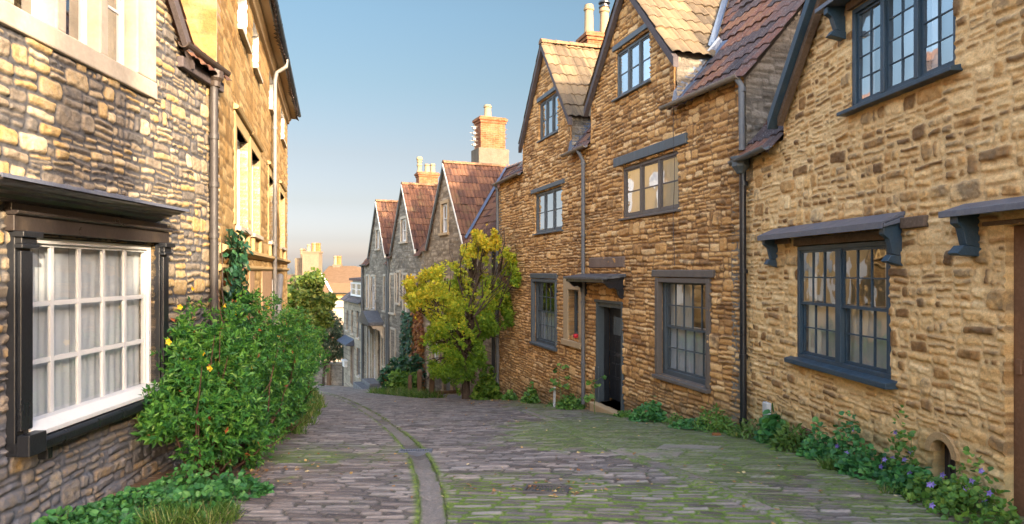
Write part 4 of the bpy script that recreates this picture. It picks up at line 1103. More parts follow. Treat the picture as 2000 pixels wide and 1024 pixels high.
    m.box(F, c, d, -.45, -.36, -.235, -.225); m.box(F, c, d, .0, .1, -.235, -.225)
    door = m.out('door', M['black'], H, bevel=.004)
    m = MB()
    for zz in (.02, .08, .3, -.12, -.40):
        for k in range(11): p = F.p(c + .04 + (d - c - .08) * k / 10, zz, -.224); m.lathe((p[0], p[1], p[2] - .008), [(.004, 0), (.011, .004), (.011, .012), (.004, .016)], 6)
    m.out('door_stud', M['iron'], door)
    m = MB(); m.box(F, c + .18, d - .18, .42, .75, -.238, -.222); m.out('door_light', M['glass_sky'], door)
    m = MB(); m.box(F, c + .2, d - .3, .03, .08, -.224, -.21); m.out('letter_plate', M['iron'], door)
    m = MB(); m.box(F, a + .0, b - .0, -1.3, -.86, -.34, .16); m.out('door_step', M['bath_cream'], H, bevel=.02)
    h0, h1 = F.s(1218), F.s(1143) ; 
    m = MB(); m.prof(F, h0 - .12, h1 + .02, [(-.02, 1.56), (.46, 1.50), (.47, 1.50), (.47, 1.455), (.44, 1.455), (0, 1.50)]); hd = m.out('door_hood', M['lead_dark'], H, bevel=.006)
    m = MB(); m.box(F, h0 - .06, h1 - .04, 1.40, 1.50, .02, .42); m.out('hood_board', M['black'], hd, bevel=.005)
    for q in (h0 - .05, h1 - .11):
        pr = [(0, 1.48), (.43, 1.46), (.43, 1.41), (.36, 1.38), (.31, 1.33), (.27, 1.30), (.20, 1.315), (.13, 1.27), (.12, 1.20), (.08, 1.14), (.0, 1.10)]
        m = MB(); m.prof(F, q, q + .07, pr); m.out('bracket', M['black'], hd, bevel=.006)
    # gutters and pipes
    gutter(F, H, gB[0] + gB[1] - .05, gA[0] - gA[1] + .12, 4.02, .11, M['gutter_old'], .055)
    gutter(F, H, -.12, gB[0] - gB[1] + .15, 4.03, .11, M['gutter_old'], .055, drop=-.03)
    gutter(F, H, gA[0] + gA[1] - .02, s1 + .02, 4.08, .11, M['gutter_old'], .055)
    p = lambda s, z, o: F.p(s, z, o)
    s = F.so(1139, .08); zs = -1.0
    pipe(H, [p(s + .08, 3.98, .16), p(s + .03, 3.86, .12), p(s, 3.75, .08), p(s, zs, .08)], .038, M['pipe_grey'], [p(s, z, .08) for z in (3.7, 2.3, 1.0, -.2)])
    s = F.so(1449, .10)
    pipe(H, [p(s + .04, 4.0, .15), p(s, 3.9, .11), p(s, 3.1, .10)], .036, M['pipe_grey'], [p(s, 3.85, .1)])
    bk = M['black']
    s = F.so(1452, .10) + .03
    d = pipe(H, [p(s - .03, 3.0, .12), p(s - .03, 2.8, .11), p(s - .03, -.62, .10)], .042, bk, [p(s - .03, z, .10) for z in (2.68, 1.6, .55, -.25, -.5)])
    m = MB(); q = p(s - .03, 2.86, .14); m.lathe((q[0], q[1], q[2]), [(.045, -.06), (.07, -.02), (.11, .03), (.11, .12), (.125, .12), (.125, .15), (.09, .15), (.085, .05)], 8); m.out('hopper', M['tealgrey'], d, bevel=.003)
    s = s1 - .12
    pipe(H, [p(s + .03, 4.02, .15), p(s, 3.9, .09), p(s, -2.1, .08)], .04, M['pipe_grey'], [p(s, z, .08) for z in (3.8, 2.2, .6, -.8)])
    s = F.s(1000)
    # service cable down the wall
    sx = F.s(1322)
    m = MB(); m.tube([p(sx + .02 * math.sin(k), 4.1 - k * .22, .05) for k in range(12)], .005, 5); m.out('cable', M['iron'], H)
    wall(side_fac(F, -.03, cam=1), 0, 3.0, 2.6, lambda a: 4.0 + np.minimum(a, 2.6) * 1.16, [], M['stone_grey'], H, dict(seed=63, rowh=(.14, .22), w=(.2, .4), k1=.1, k3=.4, relief=.02), res=.025, name='end_wall')
    # chimney
    c = stack(F, H, sY(F, 18.3), -2.7, .30, .42, 6.0, 8.35, M['brick'])
    for o, h, cap in ((-2.93, .85, True), (-2.45, .85, False)):
        q = F.p(sY(F, 18.3), 8.35, o); pt = pot(q, c, h, .135)
        if cap:
            m = MB(); m.lathe((q[0], q[1], q[2] + h), [(.10, 0), (.10, .08), (.17, .10), (.17, .13), (.14, .17), (.05, .2)], 12)
            m.lathe((q[0], q[1], q[2] + h - .02), [(.16, 0), (.16, .03), (.02, .04)], 12); m.out('cowl', M['black'], pt)
M['stone_grey_plain'] = m_plain('grey rubble plain', (.24, .21, .17), .95, .7, 7, .03, .1)
M['teal2'] = m_plain('dark slate paint', (.06, .075, .085), .45, .25, 5, .0015, .4)
M['oakgrey'] = m_plain('grey brown timber', (.19, .13, .095), .8, .5, 4, .006, .15, streak=True)
M['lead_dark'] = m_plain('dark lead', (.06, .065, .075), .45, .5, 6, .004, .5, dirt=((.25, .26, .28), .5))
brown_cottage()

# ================================================================== RIGHT: the terrace further down
def terrace(Y0, Y1, gab, eave, mat, tilem, label, wins, seed, attic=None, surr='bath', near_end=False, dep=5.0, res=.045, zb=None):
    F = FR3; s0, s1 = sY(F, Y0), sY(F, Y1)
    H = root_at(F, (s0 + s1) / 2, float(gz0((Y0 + Y1) / 2)), 'terraced_house', label, 'house')
    g = (sY(F, gab[0]), gab[1] * 1.095, gab[2], gab[3])
    def top(s): return np.where(np.abs(s - g[0]) < g[1], g[3] - np.abs(s - g[0]) * (g[3] - g[2]) / g[1], eave)
    op = [(F.s(b), F.s(a), z0, z1, .12) for (a, b, z0, z1, kind) in wins]
    st = dict(seed=seed, rowh=(.16, .28), w=(.2, .5), warp=.03, gap=.014, rnd=.4, relief=.03, edge=.03, rough=.012, bulge=.03, mw=.02, brk=[x for x in (g[0], g[0] - g[1], g[0] + g[1]) if s0 < x < s1])
    zb = zb or float(gz0(Y1)) - .5
    wall(F, s0, s1, zb, top, op, mat, H, st, res=res, low=(.0, 1.0, low(F)))
    block(F, s0, s1, dep, zb, eave - .05, M['stone_grey_plain'], H, gable=(g[3] - .25, 2.35), front=0)
    main_roof(F, H, s0, s1, eave, R(50), 2.35, tilem, [g], seed=seed + 3, wave=.15, course=.33, res=.03)
    gable_roof(F, H, *g, 2.45, tilem, seed=seed + 5, wave=.15, course=.33, ext=.1, oh=.1, res=.03)
    for sg in (1, -1): barge(F, H, g[0] + sg * (g[1] + .08), g[2] - .08, g[0], g[3] + .03, .12, .05, .12, M['offwhite'] if sg < 0 else M['tealgrey'])
    for (a, b, z0, z1, kind) in wins:
        A, B = F.s(b), F.s(a)
        if kind == 'sash': surround(F, H, A, B, z0, z1, .11, .04, M[surr]); window(F, H, A, B, z0, z1, .05, 1, 2, 4, fm=M['white'], gm=M['glass'], ft=.05, bar=.03, sash=True, bev=0, curt=[(.1, .9, .05, .95, M['net'], 3)])
        elif kind == 'attic': surround(F, H, A, B, z0, z1, .12, .04, M[surr]); window(F, H, A, B, z0, z1, .05, 1, 1, 2, fm=M['white'], gm=M['glass'], ft=.06, bar=.035, sash=True, bev=0, curt=[(.1, .9, .05, .95, M['net'], 3)])
        elif kind == 'door':
            surround(F, H, A, B, z0, z1, .14, .06, M[surr], name='door_surround')
            m = MB(); m.box(F, A, B, z0, z1, -.12, -.07)
            for k in range(3): m.box(F, A + .1, B - .1, z0 + .15 + k * .62, z0 + .62 + k * .62, -.07, -.055)
            m.out('door', M['doorgrey'], H, bevel=.004)
    return F, H, g
M['doorgrey'] = m_plain('grey door paint', (.16, .17, .18), .5, .2)
M['doorbrown'] = m_plain('brown door', (.13, .085, .06), .5, .3)
def z3(px, py): return FR3.z(px, py)
# house behind the maple
F, H, g = terrace(19.02, 26.1, (23.45, 1.85, 2.55, 5.37), 2.5, M['stone_grey2'], M['tile_red'], 'terraced stone house behind the yellow maple with a red tiled gable roof',
    [(863, 875, z3(869, 455), z3(869, 398), 'attic'), (846, 858, z3(852, 722), z3(852, 655), 'sash'), (868, 882, z3(875, 766), z3(875, 660), 'door'), (822, 832, z3(828, 600), z3(828, 535), 'sash'), (868, 882, z3(875, 600), z3(875, 545), 'sash'), (905, 925, z3(915, 720), z3(915, 640), 'sash')], 71, surr='bath_cream')
gutter(F, H, sY(F, 19.1), sY(F, 21.5), 2.45, .1, M['gutter_old'], .05)
m = MB(); e = g[0] - g[1]
m.poly([F.p(e - .35, 2.5, .02), F.p(e - .1, 2.55, .0), F.p(e + .25, 3.35, -.62), F.p(e - .0, 3.35, -.62)], [(0, 1, 2, 3)])
t50 = math.tan(R(50)); m = MB(); P = []
for i in range(7):
    t = i / 6; zz = g[2] + (g[3] - g[2]) * t; dd = (zz - 2.5) / t50; ss = g[0] - g[1] * (1 - t)
    P += [F.p(ss - .16, zz + .10, -dd + .06), F.p(ss + .05, zz + .17, -dd + .05)]
m.poly(P, [(2 * i, 2 * i + 1, 2 * i + 3, 2 * i + 2) for i in range(6)]); m.out('valley_flashing', M['leadblue'], H)
s = sY(F, 19.25)
pipe(H, [F.p(s, 2.4, .12), F.p(s, 2.2, .08), F.p(s, -2.2, .08)], .05, M['black'], [F.p(s, .2, .08)])
# the big two-stage chimney
CS = F.so(957, -2.55); CZ = F.zo(957, 232, -2.55)
c = stack(F, H, CS, -2.55, .33, .52, 4.3, CZ, M['brick'], base=CZ - 1.25)
q = F.p(CS, CZ, -2.45); pot(q, c, .52, .15)
m = MB()
for k, (zz, l) in enumerate(((CZ - .4, .1), (CZ - .65, .14), (CZ - .8, .06), (CZ - .95, .12), (CZ - 1.1, .1))):
    q0 = F.p(CS - .1, zz, -2.0); q1 = F.p(CS - .1, zz, -1.8 + l); m.tube([q0, q1], .010, 5)
q = [F.p(CS - .1, z, -1.86) for z in (CZ - 1.3, CZ - .3)]; m.tube(q, .02, 6)
for zz in (1.1, .88, .65, .45): m.box(F, CS - .14, CS - .04, CZ - zz - .05, CZ - zz + .04, -1.90, -1.78)
m.out('aerial', M['black'], c)
m = MB()
for zz in (.45, .65, .8): m.tube([F.p(CS - .2, CZ - zz, -3.05), F.p(CS - .2, CZ - zz + .04, -3.2)], .02, 6)
m.out('climbing_iron', M['iron'], c)
# middle house
F, H, g = terrace(26.1, 31.05, (28.65, 1.85, 2.5, 5.3), 2.3, M['stone_grey'], M['tile_red'], 'grey terraced house with ivy on its front and a brick chimney with three pots', 
    [(784, 794, z3(789, 472), z3(789, 428), 'attic'), (776.5, 781, z3(779, 592), z3(779, 533), 'sash'), (788.5, 795, z3(792, 612), z3(792, 538), 'sash'), (805, 812, z3(808, 600), z3(808, 540), 'sash')], 81)
CS = F.so(834, -2.5); CZ = F.zo(834, 338, -2.5); c = stack(F, H, CS, -2.5, .28, .50, 4.0, CZ, M['brick'])
for k, (o, h, b_) in enumerate(((-2.1, .8, True), (-2.5, .45, False), (-2.8, .48, False))):
    pot(F.p(CS, CZ, o), c, h, .13, banded=b_)
s = sY(F, 30.95); pipe(H, [F.p(s, 2.25, .12), F.p(s, 2.05, .07), F.p(s, -3.9, .07)], .05, M['tealgrey'])
# grey house with the hooded door
F, H, g = terrace(31.05, 36.6, (33.25, 1.7, 2.42, 5.05), 2.0, M['stone_grey'], M['tile_red'], 'grey terraced house with a pedimented door hood and tall white sash windows',
    [(735.5, 741, z3(738, 486), z3(738, 450), 'attic'), (716.5, 721.5, z3(719, 602), z3(719, 540), 'sash'), (725.5, 733, z3(729, 604), z3(729, 541), 'sash'), (750, 756, z3(753, 607), z3(753, 540), 'sash'), (763, 771, z3(767, 611), z3(767, 538), 'sash'),
     (718, 723, z3(720, 748), z3(720, 630), 'sash'), (728, 734.5, z3(731, 750), z3(731, 640), 'sash'), (739, 745, z3(742, 752), z3(742, 642), 'door'), (750.5, 757, z3(754, 716), z3(754, 640), 'sash'), (764, 772, z3(768, 716), z3(768, 645), 'sash')], 91)
a, b = F.s(750), F.s(726); zz = z3(738, 632); m = MB()
m.profsz(F, [(a, zz), (b, zz), (b, zz + .15), ((a + b) / 2, zz + .65), (a, zz + .15)], .0, .75); hd = m.out('door_hood', M['lead_dark'], H, bevel=.01)
for q in (a + .08, b - .2):
    m = MB(); m.prof(F, q, q + .12, [(0, zz), (.6, zz), (.55, zz - .12), (.2, zz - .25), (.12, zz - .6), (0, zz - .65)]); m.out('bracket', M['bath'], hd)
m = MB(); zz = z3(738, 756); m.box(F, F.s(748), F.s(728), zz - .3, zz + .14, 0, 1.0); m.box(F, F.s(746), F.s(730), zz + .14, zz + .32, 0, .6); m.out('door_step', M['slate'], H, bevel=.02)
s = sY(F, 36.3); pipe(H, [F.p(s, 1.95, .15), F.p(s, 1.8, .09), F.p(s, -4.9, .09)], .07, M['tealgrey'], [F.p(s, -.3, .09), F.p(s, -.45, .09)])
s = F.s(758.5); pipe(H, [F.p(s, 1.95, .15), F.p(s, 1.8, .08), F.p(s, z3(758.5, 722), .08)], .06, M['tealgrey'])
gutter(F, H, sY(F, 35.1), sY(F, 36.6), 1.95, .1, M['tealgrey'], .06)
# the low house at the bottom
def low_house():
    F = FR3; s0, s1 = sY(F, 36.6), sY(F, 42.0)
    H = root_at(F, (s0 + s1) / 2, -5.2, 'low_house', 'low pale house at the lane bottom with a dormer and blue door hood', 'house')
    wins = [(677, 681, z3(679, 645), z3(679, 607)), (686.5, 690.5, z3(688, 652), z3(688, 606)), (697, 702, z3(699, 660), z3(699, 608)), (684.5, 691.5, z3(688, 752), z3(688, 672)), (697, 703, z3(700, 735), z3(700, 680))]
    op = [(F.s(b), F.s(a), c, d, .14) for a, b, c, d in wins]
    st = dict(seed=101, rowh=(.28, .34), w=(.5, .9), warp=.006, gap=.008, rnd=.1, k1=.9, k3=0, relief=.012, edge=.01, rough=.006, bulge=.02, mw=.012)
    wall(F, s0, s1, -6.4, -.12, op, M['stone_ashlar'], H, st, res=.05, low=(.0, 1.0, low(F)))
    block(F, s0, s1, 5, -6.5, -.2, M['bath'], H, gable=(1.6, 2.4), front=0)
    main_roof(F, H, s0 + .02, s1, -.05, R(38), 2.4, M['tile_dark'], [], seed=103, oh=.22, res=.06, wave=.25, rmat=M['ridge_dark'])
    gutter(F, H, s0 + .1, s1, -.15, .2, M['tealgrey'], .06)
    for i, (a, b, c, d) in enumerate(wins):
        A, B = F.s(b), F.s(a)
        if i != 3: window(F, H, A, B, c, d, .08, 1, 1, 2, fm=M['doorgrey'], gm=M['glass'], ft=.05, bar=.04, sash=False, bev=0, sill=(.08, .08, .05), sillm=M['bath'])
        else:
            m = MB(); m.box(F, A, B, c, d, -.14, -.08); m.box(F, A + .15, B - .15, c + 1.2, d - .15, -.08, -.06); m.out('door', M['doorbrown'], H, bevel=.01)
    a, b = F.s(692.5), F.s(674); zz = z3(684, 668)
    m = MB(); m.prof(F, a, b, [(0, zz + .3), (.5, zz - .02), (.5, zz - .1), (0, zz - .1)]); m.out('door_hood', M['blueish'], H, bevel=.01)
    m = MB(); m.box(F, F.s(679.5), F.s(676), z3(678, 716), z3(678, 706), .02, .22); m.box(F, F.s(680.2), F.s(675.3), z3(678, 706), z3(678, 703), .02, .28); m.out('porch_lantern', M['white'], H)
    # dormer
    A, B = F.s(708) + .2, F.s(684); 
    m = MB(); zt = z3(695, 548)
    m.prof(F, A, B, [(-.15, -.1), (-.15, zt), (-1.9, zt + .12), (-1.9, .9)]); dm = m.out('dormer', M['doorgrey2'], H)
    m = MB(); m.prof(F, A - .1, B + .12, [(.05, zt - .02), (-1.9, zt + .12), (-1.9, zt + .26), (.05, zt + .12)]); m.out('dormer_roof', M['tile_dark_plain'], dm)
    window(F, H, A + .25, B - .1, .15, zt - .12, -.0, 2, 1, 2, fm=M['white'], gm=M['glass'], ft=.07, bar=.04, bev=0, fd=.1, room=False)
    # corner pipe and a small blue box
M['blueish'] = m_plain('blue hood', (.045, .055, .08), .5, .2)
M['doorgrey2'] = m_plain('grey dormer cladding', (.30, .29, .26), .7, .2)
low_house()
def flat_fac(x, y, ang=0):
    F = Fac.__new__(Fac); F.P0 = Vector((x, y)); F.d = Vector((math.cos(ang), math.sin(ang))); F.n = Vector((math.sin(ang), -math.cos(ang))); F.k = 0; return F
# ================================================================== LEFT: the shop house
def shop_house():
    F = FL1; H = root_at(F, 0, -.1, 'shop_house', 'nearest stone house on the left with a dark old shopfront window', 'house')
    s0, s1 = sY(F, .6), sY(F, 6.80)
    sc, w, zf, za = sY(F, 4.05), 1.93, 3.62, 5.9
    def top(s): return np.where(np.abs(s - sc) < w, za - np.abs(s - sc) * (za - zf) / w, 3.6)
    a, b = F.s(63) - .085, F.s(300)
    u0, u1 = sY(F, 3.35), sY(F, 5.52)
    op = [(a, b, .60, 1.82, .18), (u0 + .1, u1 - .28, 3.16, 4.05, .16)]
    st = dict(seed=111, fine=sY(F, 3.3), rowh=(.09, .16), w=(.10, .27), warp=.028, wf=4.5, gap=.009, rnd=.26, k1=.28, k3=.12, sp2=.35, relief=.016, edge=.009, rough=.009, bulge=.02, mw=.010, brk=[sc, sc - w, sc + w])
    wall(F, s0, s1, -.6, top, op, M['stone_shop'], H, st, res=.0095, low=(.35, 1.7, low(F)))
    block(F, s0, s1 - .02, 5.0, -.7, 3.55, M['rubble_plain'], H, gable=(6.1, 2.4), front=0)
    main_roof(F, H, s0, s1 - .02, 3.62, R(48), 2.4, M['tile_red'], [(sc, w, zf, za)], seed=113)
    gable_roof(F, H, sc, w, zf, za, 2.4, M['tile_red'], seed=115, oh=.11)
    for sg in (1, -1): barge(F, H, sc + sg * (w + .08), zf - .05, sc, za + .05, .13, .05, .10, M['barge'])
    # shop window
    W_ = window(F, H, a, b, .61, 1.81, .02, 1, 5, 3, fm=M['white'], gm=M['glass'], ft=.035, bar=.032, bev=.004, fd=.07,
           curt=[(.0, .2, .02, 1, M['net'], 11), (.2, .4, .02, 1, M['net'], 12), (.4, .6, .02, 1, M['net'], 13), (.6, .8, .02, 1, M['net'], 14), (.8, 1, .02, 1, M['net'], 15)], label='white painted shop window of fifteen panes with net curtains')
    m = MB(); m.prof(F, a - .02, b + .02, [(-.06, .60), (.09, .60), (.09, .63), (.02, .68), (-.06, .68)]); m.out('window_rail', M['white'], W_, bevel=.004)
    # timber shopfront surround
    for q in ((a - .115, a - .015), (b + .015, b + .105)):
        S_ = MB(); S_.box(F, q[0] - .015, q[1] + .015, .53, 1.83, -.05, .05); S_ = S_.out('pilaster', M['black'], H, bevel=.006)
        P = MB(); P.box(F, q[0], q[1], .66, 1.72, .05, .075); P.box(F, q[0] - .025, q[1] + .025, 1.735, 1.76, .05, .10); P.box(F, q[0] - .015, q[1] + .015, 1.76, 1.80, .05, .09); P.box(F, q[0] - .035, q[1] + .035, 1.80, 1.835, .05, .115)
        P.out('pilaster_moulding', M['black'], S_, bevel=.005)
    m = MB(); m.prof(F, a - .13, b + .13, [(-.04, .515), (.11, .515), (.12, .53), (.12, .57), (.105, .59), (.03, .598), (-.04, .598)])
    e = MB(); e.box(F, a - .155, a - .005, .52, .645, .075, .15); e.out('sill_block', M['black'], H, bevel=.006)
    e = MB(); e.box(F, a + .12, a + .17, .43, .512, .0, .07); e.out('sill_bracket', M['black'], H, bevel=.006)
    m.out('shop_sill', M['black'], H, bevel=.006)
    m = MB(); c, d = a - .15, b + .14
    m.box(F, c, d, 1.836, 1.93, -.02, .06)
    m.prof(F, c - .01, d + .01, [(0, 1.93), (.075, 1.93), (.09, 1.94), (.09, 1.955), (0, 1.96)])
    m.box(F, c, d, 1.955, 2.002, -.02, .045)
    m.out('fascia', M['shopdark'], H, bevel=.004)
    m = MB(); m.prof(F, F.so(6, .29), F.so(362, .29), [(0, 2.0), (.06, 2.0), (.075, 2.012), (.10, 2.012), (.12, 2.035), (.18, 2.045), (.19, 2.058), (.24, 2.062), (.26, 2.075), (.29, 2.082), (.29, 2.098), (0, 2.118)])
    cn = m.out('cornice', M['shopdark'], H, bevel=.003)
    m = MB(); m.prof(F, F.so(1, .29), F.so(367, .29), [(-.01, 2.13), (-.01, 2.19), (.02, 2.15), (.30, 2.112), (.303, 2.09), (.293, 2.09), (.292, 2.10), (.0, 2.122)]); m.out('lead_capping', M['lead'], cn)
    # mullioned upper window
    m = MB(); z0, z1 = 3.16, 4.05
    m.box(F, u0 - .06, u1 + .01, 3.02, z0, -.02, .035); m.box(F, u0 - .02, u0 + .1, z0, z1, -.14, .03); m.box(F, u1 - .29, u1, z0, z1, -.14, .03); m.box(F, u0 - .02, u1, z1, z1 + .2, -.14, .03)
    n = 4; A, B = u0 + .1, u1 - .29; pw = (B - A + .10) / n
    for k in range(1, n): q = A + k * pw - .10; m.box(F, q, q + .10, z0, z1, -.14, .02)
    m.out('stone_mullion', M['bath'], H, bevel=.012)
    for k in range(n):
        q = A + k * pw
        window(F, H, q, q + pw - .10, z0, z1, .075, 1, 1, 2 if k % 2 else 1, fm=M['white'], gm=M['glass_sky'], ft=.03, bar=.02, bev=.002, fd=.04, label=None, room=(k == 1))
    # timber hook, gutter and pipe
    g0 = sc + w + .02
    gutter(F, H, g0 - .12, s1 + .0, 3.63, .03, M['iron_brown'], .05, drop=.0)
    m = MB(); m.box(F, g0 - .08, s1, 3.42, 3.52, .0, .06); m.out('eaves_board', M['barge'], H, bevel=.01)
    q = lambda z, o: F.p(F.so(418, .07), z, o)
    d = pipe(H, [q(3.58, .08), q(3.5, .08), q(3.4, .07), q(-.2, .07)], .038, M['black2'], [q(z, .07) for z in (2.92, 2.45, 1.95, .9)])
    m = MB(); e = q(3.46, .08); m.lathe(e, [(.05, -.05), (.055, 0), (.08, .03), (.08, .1)], 10); m.out('outlet', M['iron_brown'], d)
M['iron_brown'] = m_plain('brown painted iron', (.05, .036, .028), .5, .5, 8, .003, .4)
M['black2'] = m_plain('worn black pipe', (.045, .04, .038), .5, .4, 8, .003, .4)
shop_house()

# ================================================================== LEFT: the tall golden house
def tall_house():
    F = FL2; s1 = sY(F, 17.15)
    H = root_at(F, 5, -1.2, 'tall_house', 'tall golden sunlit stone house on the left with deep white window reveals', 'house')
    lo = [(460, 482), (489.5, 505.5), (524, 534.5), (546, 554.5)]
    up = [(463, 481), (493, 504.5), (525, 534), (548, 554.5)]
    op = []
    for a, b in lo: op.append((F.s(a), F.s(b), 2.16, 3.36, .24))
    for a, b in up: op.append((F.s(a), F.s(b), 4.64, 5.30, .24))
    gr = [(F.s(528), F.s(533.5), -.55, 1.45, .2), (F.s(538), F.s(545), -1.9, 1.2, .3)]
    st = dict(seed=121, rowh=(.16, .26), w=(.2, .5), warp=.022, wf=3, gap=.007, rnd=.25, k1=.4, k3=.1, sp2=.3, relief=.011, edge=.012, rough=.005, bulge=.012, mw=.008)
    wall(F, 0, s1, -2.6, 5.56, op + gr, M['stone_gold'], H, st, res=.022, revmat=M['white_reveal'], low=(.0, .8, low(F)))
    wall(side_fac(F, 0.0, cam=1), 0, 3.3, 2.6, 5.5, [], M['stone_gold'], H, dict(seed=125, rowh=(.2, .3), w=(.25, .6), k1=.4, k3=.1, relief=.01), res=.03, name='end_wall', off=.02)
    block(F, 0, s1, 6.5, -2.7, 5.5, M['render_pink'], H, gable=(7.8, 3.2), front=0)
    # roof with boxed soffit
    m = MB(); m.box(F, -.12, s1 + .16, 5.56, 5.60, -.05, .23); sf = m.out('soffit', M['bath_cream'], H)
    m = MB(); m.box(F, -.12, s1 + .16, 5.55, 5.66, .23, .25); m.out('fascia_board', M['teal'], H)
    m = MB(); m.prof(F, -.02, s1 + .02, [(0, 5.38), (.05, 5.40), (.06, 5.46), (.10, 5.50), (.10, 5.558), (0, 5.558)]); m.out('cornice', M['bath_cream'], H)
    main_roof(F, H, -.15, s1 + .2, 5.60, R(36), 3.2, M['tile_dark'], [], seed=123, oh=.27, dep=6.5, course=.3, rear_z=5.6, lift=.10)
    gutter(F, H, -.1, s1 + .16, 5.66, .25, M['teal'], .045)
    for i, (a, b) in enumerate(lo + up):
        z0, z1 = (2.16, 3.36) if i < 4 else (4.64, 5.30)
        A, B = F.s(a), F.s(b)
        w = window(F, H, A, B, z0, z1, .19, 1, 2, 2 if i > 3 else 4, fm=M['white'], gm=M['glass_sky'], ft=.05, bar=.025, sash=i < 4, bev=0, sill=(.07, .07, .04), sillm=M['bath'])
        m = MB()
        if i < 4:
            m.box(F, A - .16, A, z0, z1 + .16, -.1, .018); m.box(F, B, B + .16, z0, z1 + .16, -.1, .018); m.box(F, A, B, z1, z1 + .16, -.1, .018); m.prof(F, A - .2, B + .2, [(0, z1 + .16), (.05, z1 + .165), (.07, z1 + .2), (0, z1 + .24)])
            m.out('window_surround', M['bath_gold'], w, bevel=.006)
            m = MB(); m.box(F, A + .02, A + .14, z0 - .28, z0 - .07, .0, .05); m.out('sill_bracket', M['bath_gold'], w); m = MB(); m.box(F, B - .14, B - .02, z0 - .28, z0 - .07, .0, .05); m.out('sill_bracket', M['bath_gold'], w)
    m = MB(); m.prof(F, 0.02, s1, [(0, 1.78), (.04, 1.79), (.09, 1.83), (.09, 1.87), (0, 1.90)]); m.prof(F, 0.02, s1, [(0, 1.60), (.03, 1.61), (.055, 1.64), (.055, 1.67), (0, 1.68)]); m.out('string_course', M['bath_gold'], H)
    m = MB()
    for px0, px1 in ((463, 468), (484, 493), (509, 524), (535.5, 538)): m.box(F, F.s(px0), F.s(px1), -2.0, 1.60, 0, .03)
    m.box(F, F.s(524), F.s(527.8), -2.0, 1.60, 0, .03)
    m.out('ground_storey_pier', M['stone_brownashlar'], H)
    A, B, z0, z1, _ = gr[1]
    m = MB(); m.box(F, A, B, z0, z1, -.3, -.22); m.out('door', M['white'], H)
    A, B, z0, z1, _ = gr[0]; window(F, H, A, B, z0, z1, .12, 1, 2, 4, fm=M['white'], gm=M['glass'], ft=.05, sash=True, bev=0)
    q = lambda s, z, o: F.p(s, z, o)
    s = F.so(537, .08)
    pipe(H, [q(s - .0, 5.62, .29), q(s, 5.48, .28), q(s, 5.42, .2), q(s, 5.36, .11), q(s, 5.2, .08), q(s, -1.6, .08)], .038, M['pipe_white'], [q(s, z, .08) for z in (4.3, 2.9, 1.2)])
    s = F.so(544, .12)
    pipe(H, [q(s + .8, 1.5, .09), q(s + .1, .95, .10), q(s, .75, .12), q(s, -1.8, .12)], .07, M['pipe_white'], [q(s, .2, .12), q(s, -.3, .12), q(s, -.9, .12)])
    # quoin strip at the near corner above the shop roof
    # street lamp bracket near the top left
    c = stack(F, H, sY(F, 14.6), -3.2, .5, .4, 6.5, 9.3, M['brick'])
M['bath_gold'] = m_plain('golden dressed stone', (.40, .28, .13), .85, .25, 3, .003, .15)
tall_house()

# ================================================================== houses up the lane behind the camera: they shade the lane as in the photograph
def upper_house(x0, x1, y0, y1, eave, ridge, label, mat, tilem, along_y=True):
    H = thing('stone_house', ((x0 + x1) / 2, (y0 + y1) / 2, 0), label, 'house')
    m = MB(); xm = (x0 + x1) / 2
    P = [(x, y, z) for y in (y0, y1) for x, z in ((x0, -1), (x1, -1), (x1, eave), (xm, ridge), (x0, eave))]
    m.poly(P, [(0, 1, 2, 3, 4), (9, 8, 7, 6, 5), (0, 4, 9, 5), (1, 6, 7, 2)]); m.out('wall', mat, H)
    m = MB()
    for a, b in ((x0 - .15, xm), (x1 + .15, xm)):
        za = eave - .15; m.poly([(a, y0 - .1, za), (a, y1 + .1, za), (b, y1 + .1, ridge + .05), (b, y0 - .1, ridge + .05)], [(0, 1, 2, 3)])
    m.out('roof', tilem, H)
    if x0 > 0:
        m = MB(); m.box(flat_fac(0, 0), 5.95, 6.25, 4.5, 9.0, 8.4, 8.95); m.out('chimney', M['brick'], H, bevel=.02)
        m = MB(); m.box(flat_fac(0, 0), 5.8, 6.3, 4.5, 8.5, 2.1, 2.8); m.out('chimney', M['brick'], H, bevel=.02)
upper_house(3.6, 8.6, -16, .45, 3.3, 6.1, 'stone house up the lane on the right, behind the viewer', M['rubble_plain'], M['tile_dark_plain'])
upper_house(-8.2, -3.0, -9, .45, 3.3, 6.2, 'stone house up the lane on the left, behind the viewer', M['rubble_plain'], M['tile_dark_plain'])

# ================================================================== the bottom of the lane
def end_wall():
    a = px3(560, 755, 47.5); b = px3(700, 755, 47.0)
    F = Fac.__new__(Fac); F.P0 = Vector((a[0] - 3, 47.6)); F.d = Vector((1, -.03)).normalized(); F.n = Vector((-.03, -1)).normalized(); F.k = 0
    H = thing('garden_wall', (a[0] + 3, 47.5, -6.6), 'low grey rubble wall closing the bottom of the lane', 'wall')
    st = dict(seed=131, rowh=(.2, .3), w=(.25, .6), relief=.04, edge=.03, mw=.02)
    wall(F, 0, 9.5, -7.4, -5.0, [], M['stone_grey'], H, st, res=.06, low=(.0, 1.2, lambda s: -6.5 + 0 * s))
    m = MB(); m.box(F, 0, 9.5, -7.4, -5.02, -.45, -.02); m.box(F, -.03, 9.53, -5.02, -4.9, -.5, .07); m.out('coping', M['stone_grey_plain'], H)
    q = F.s if False else None
    m = MB(); c = px3(643, 730, 47.4); m.box(F, c[0] - F.P0.x - .1, c[0] - F.P0.x + .1, -6.6, c[2] + .7, .04, .25); m.out('post', M['post'], H)
end_wall()
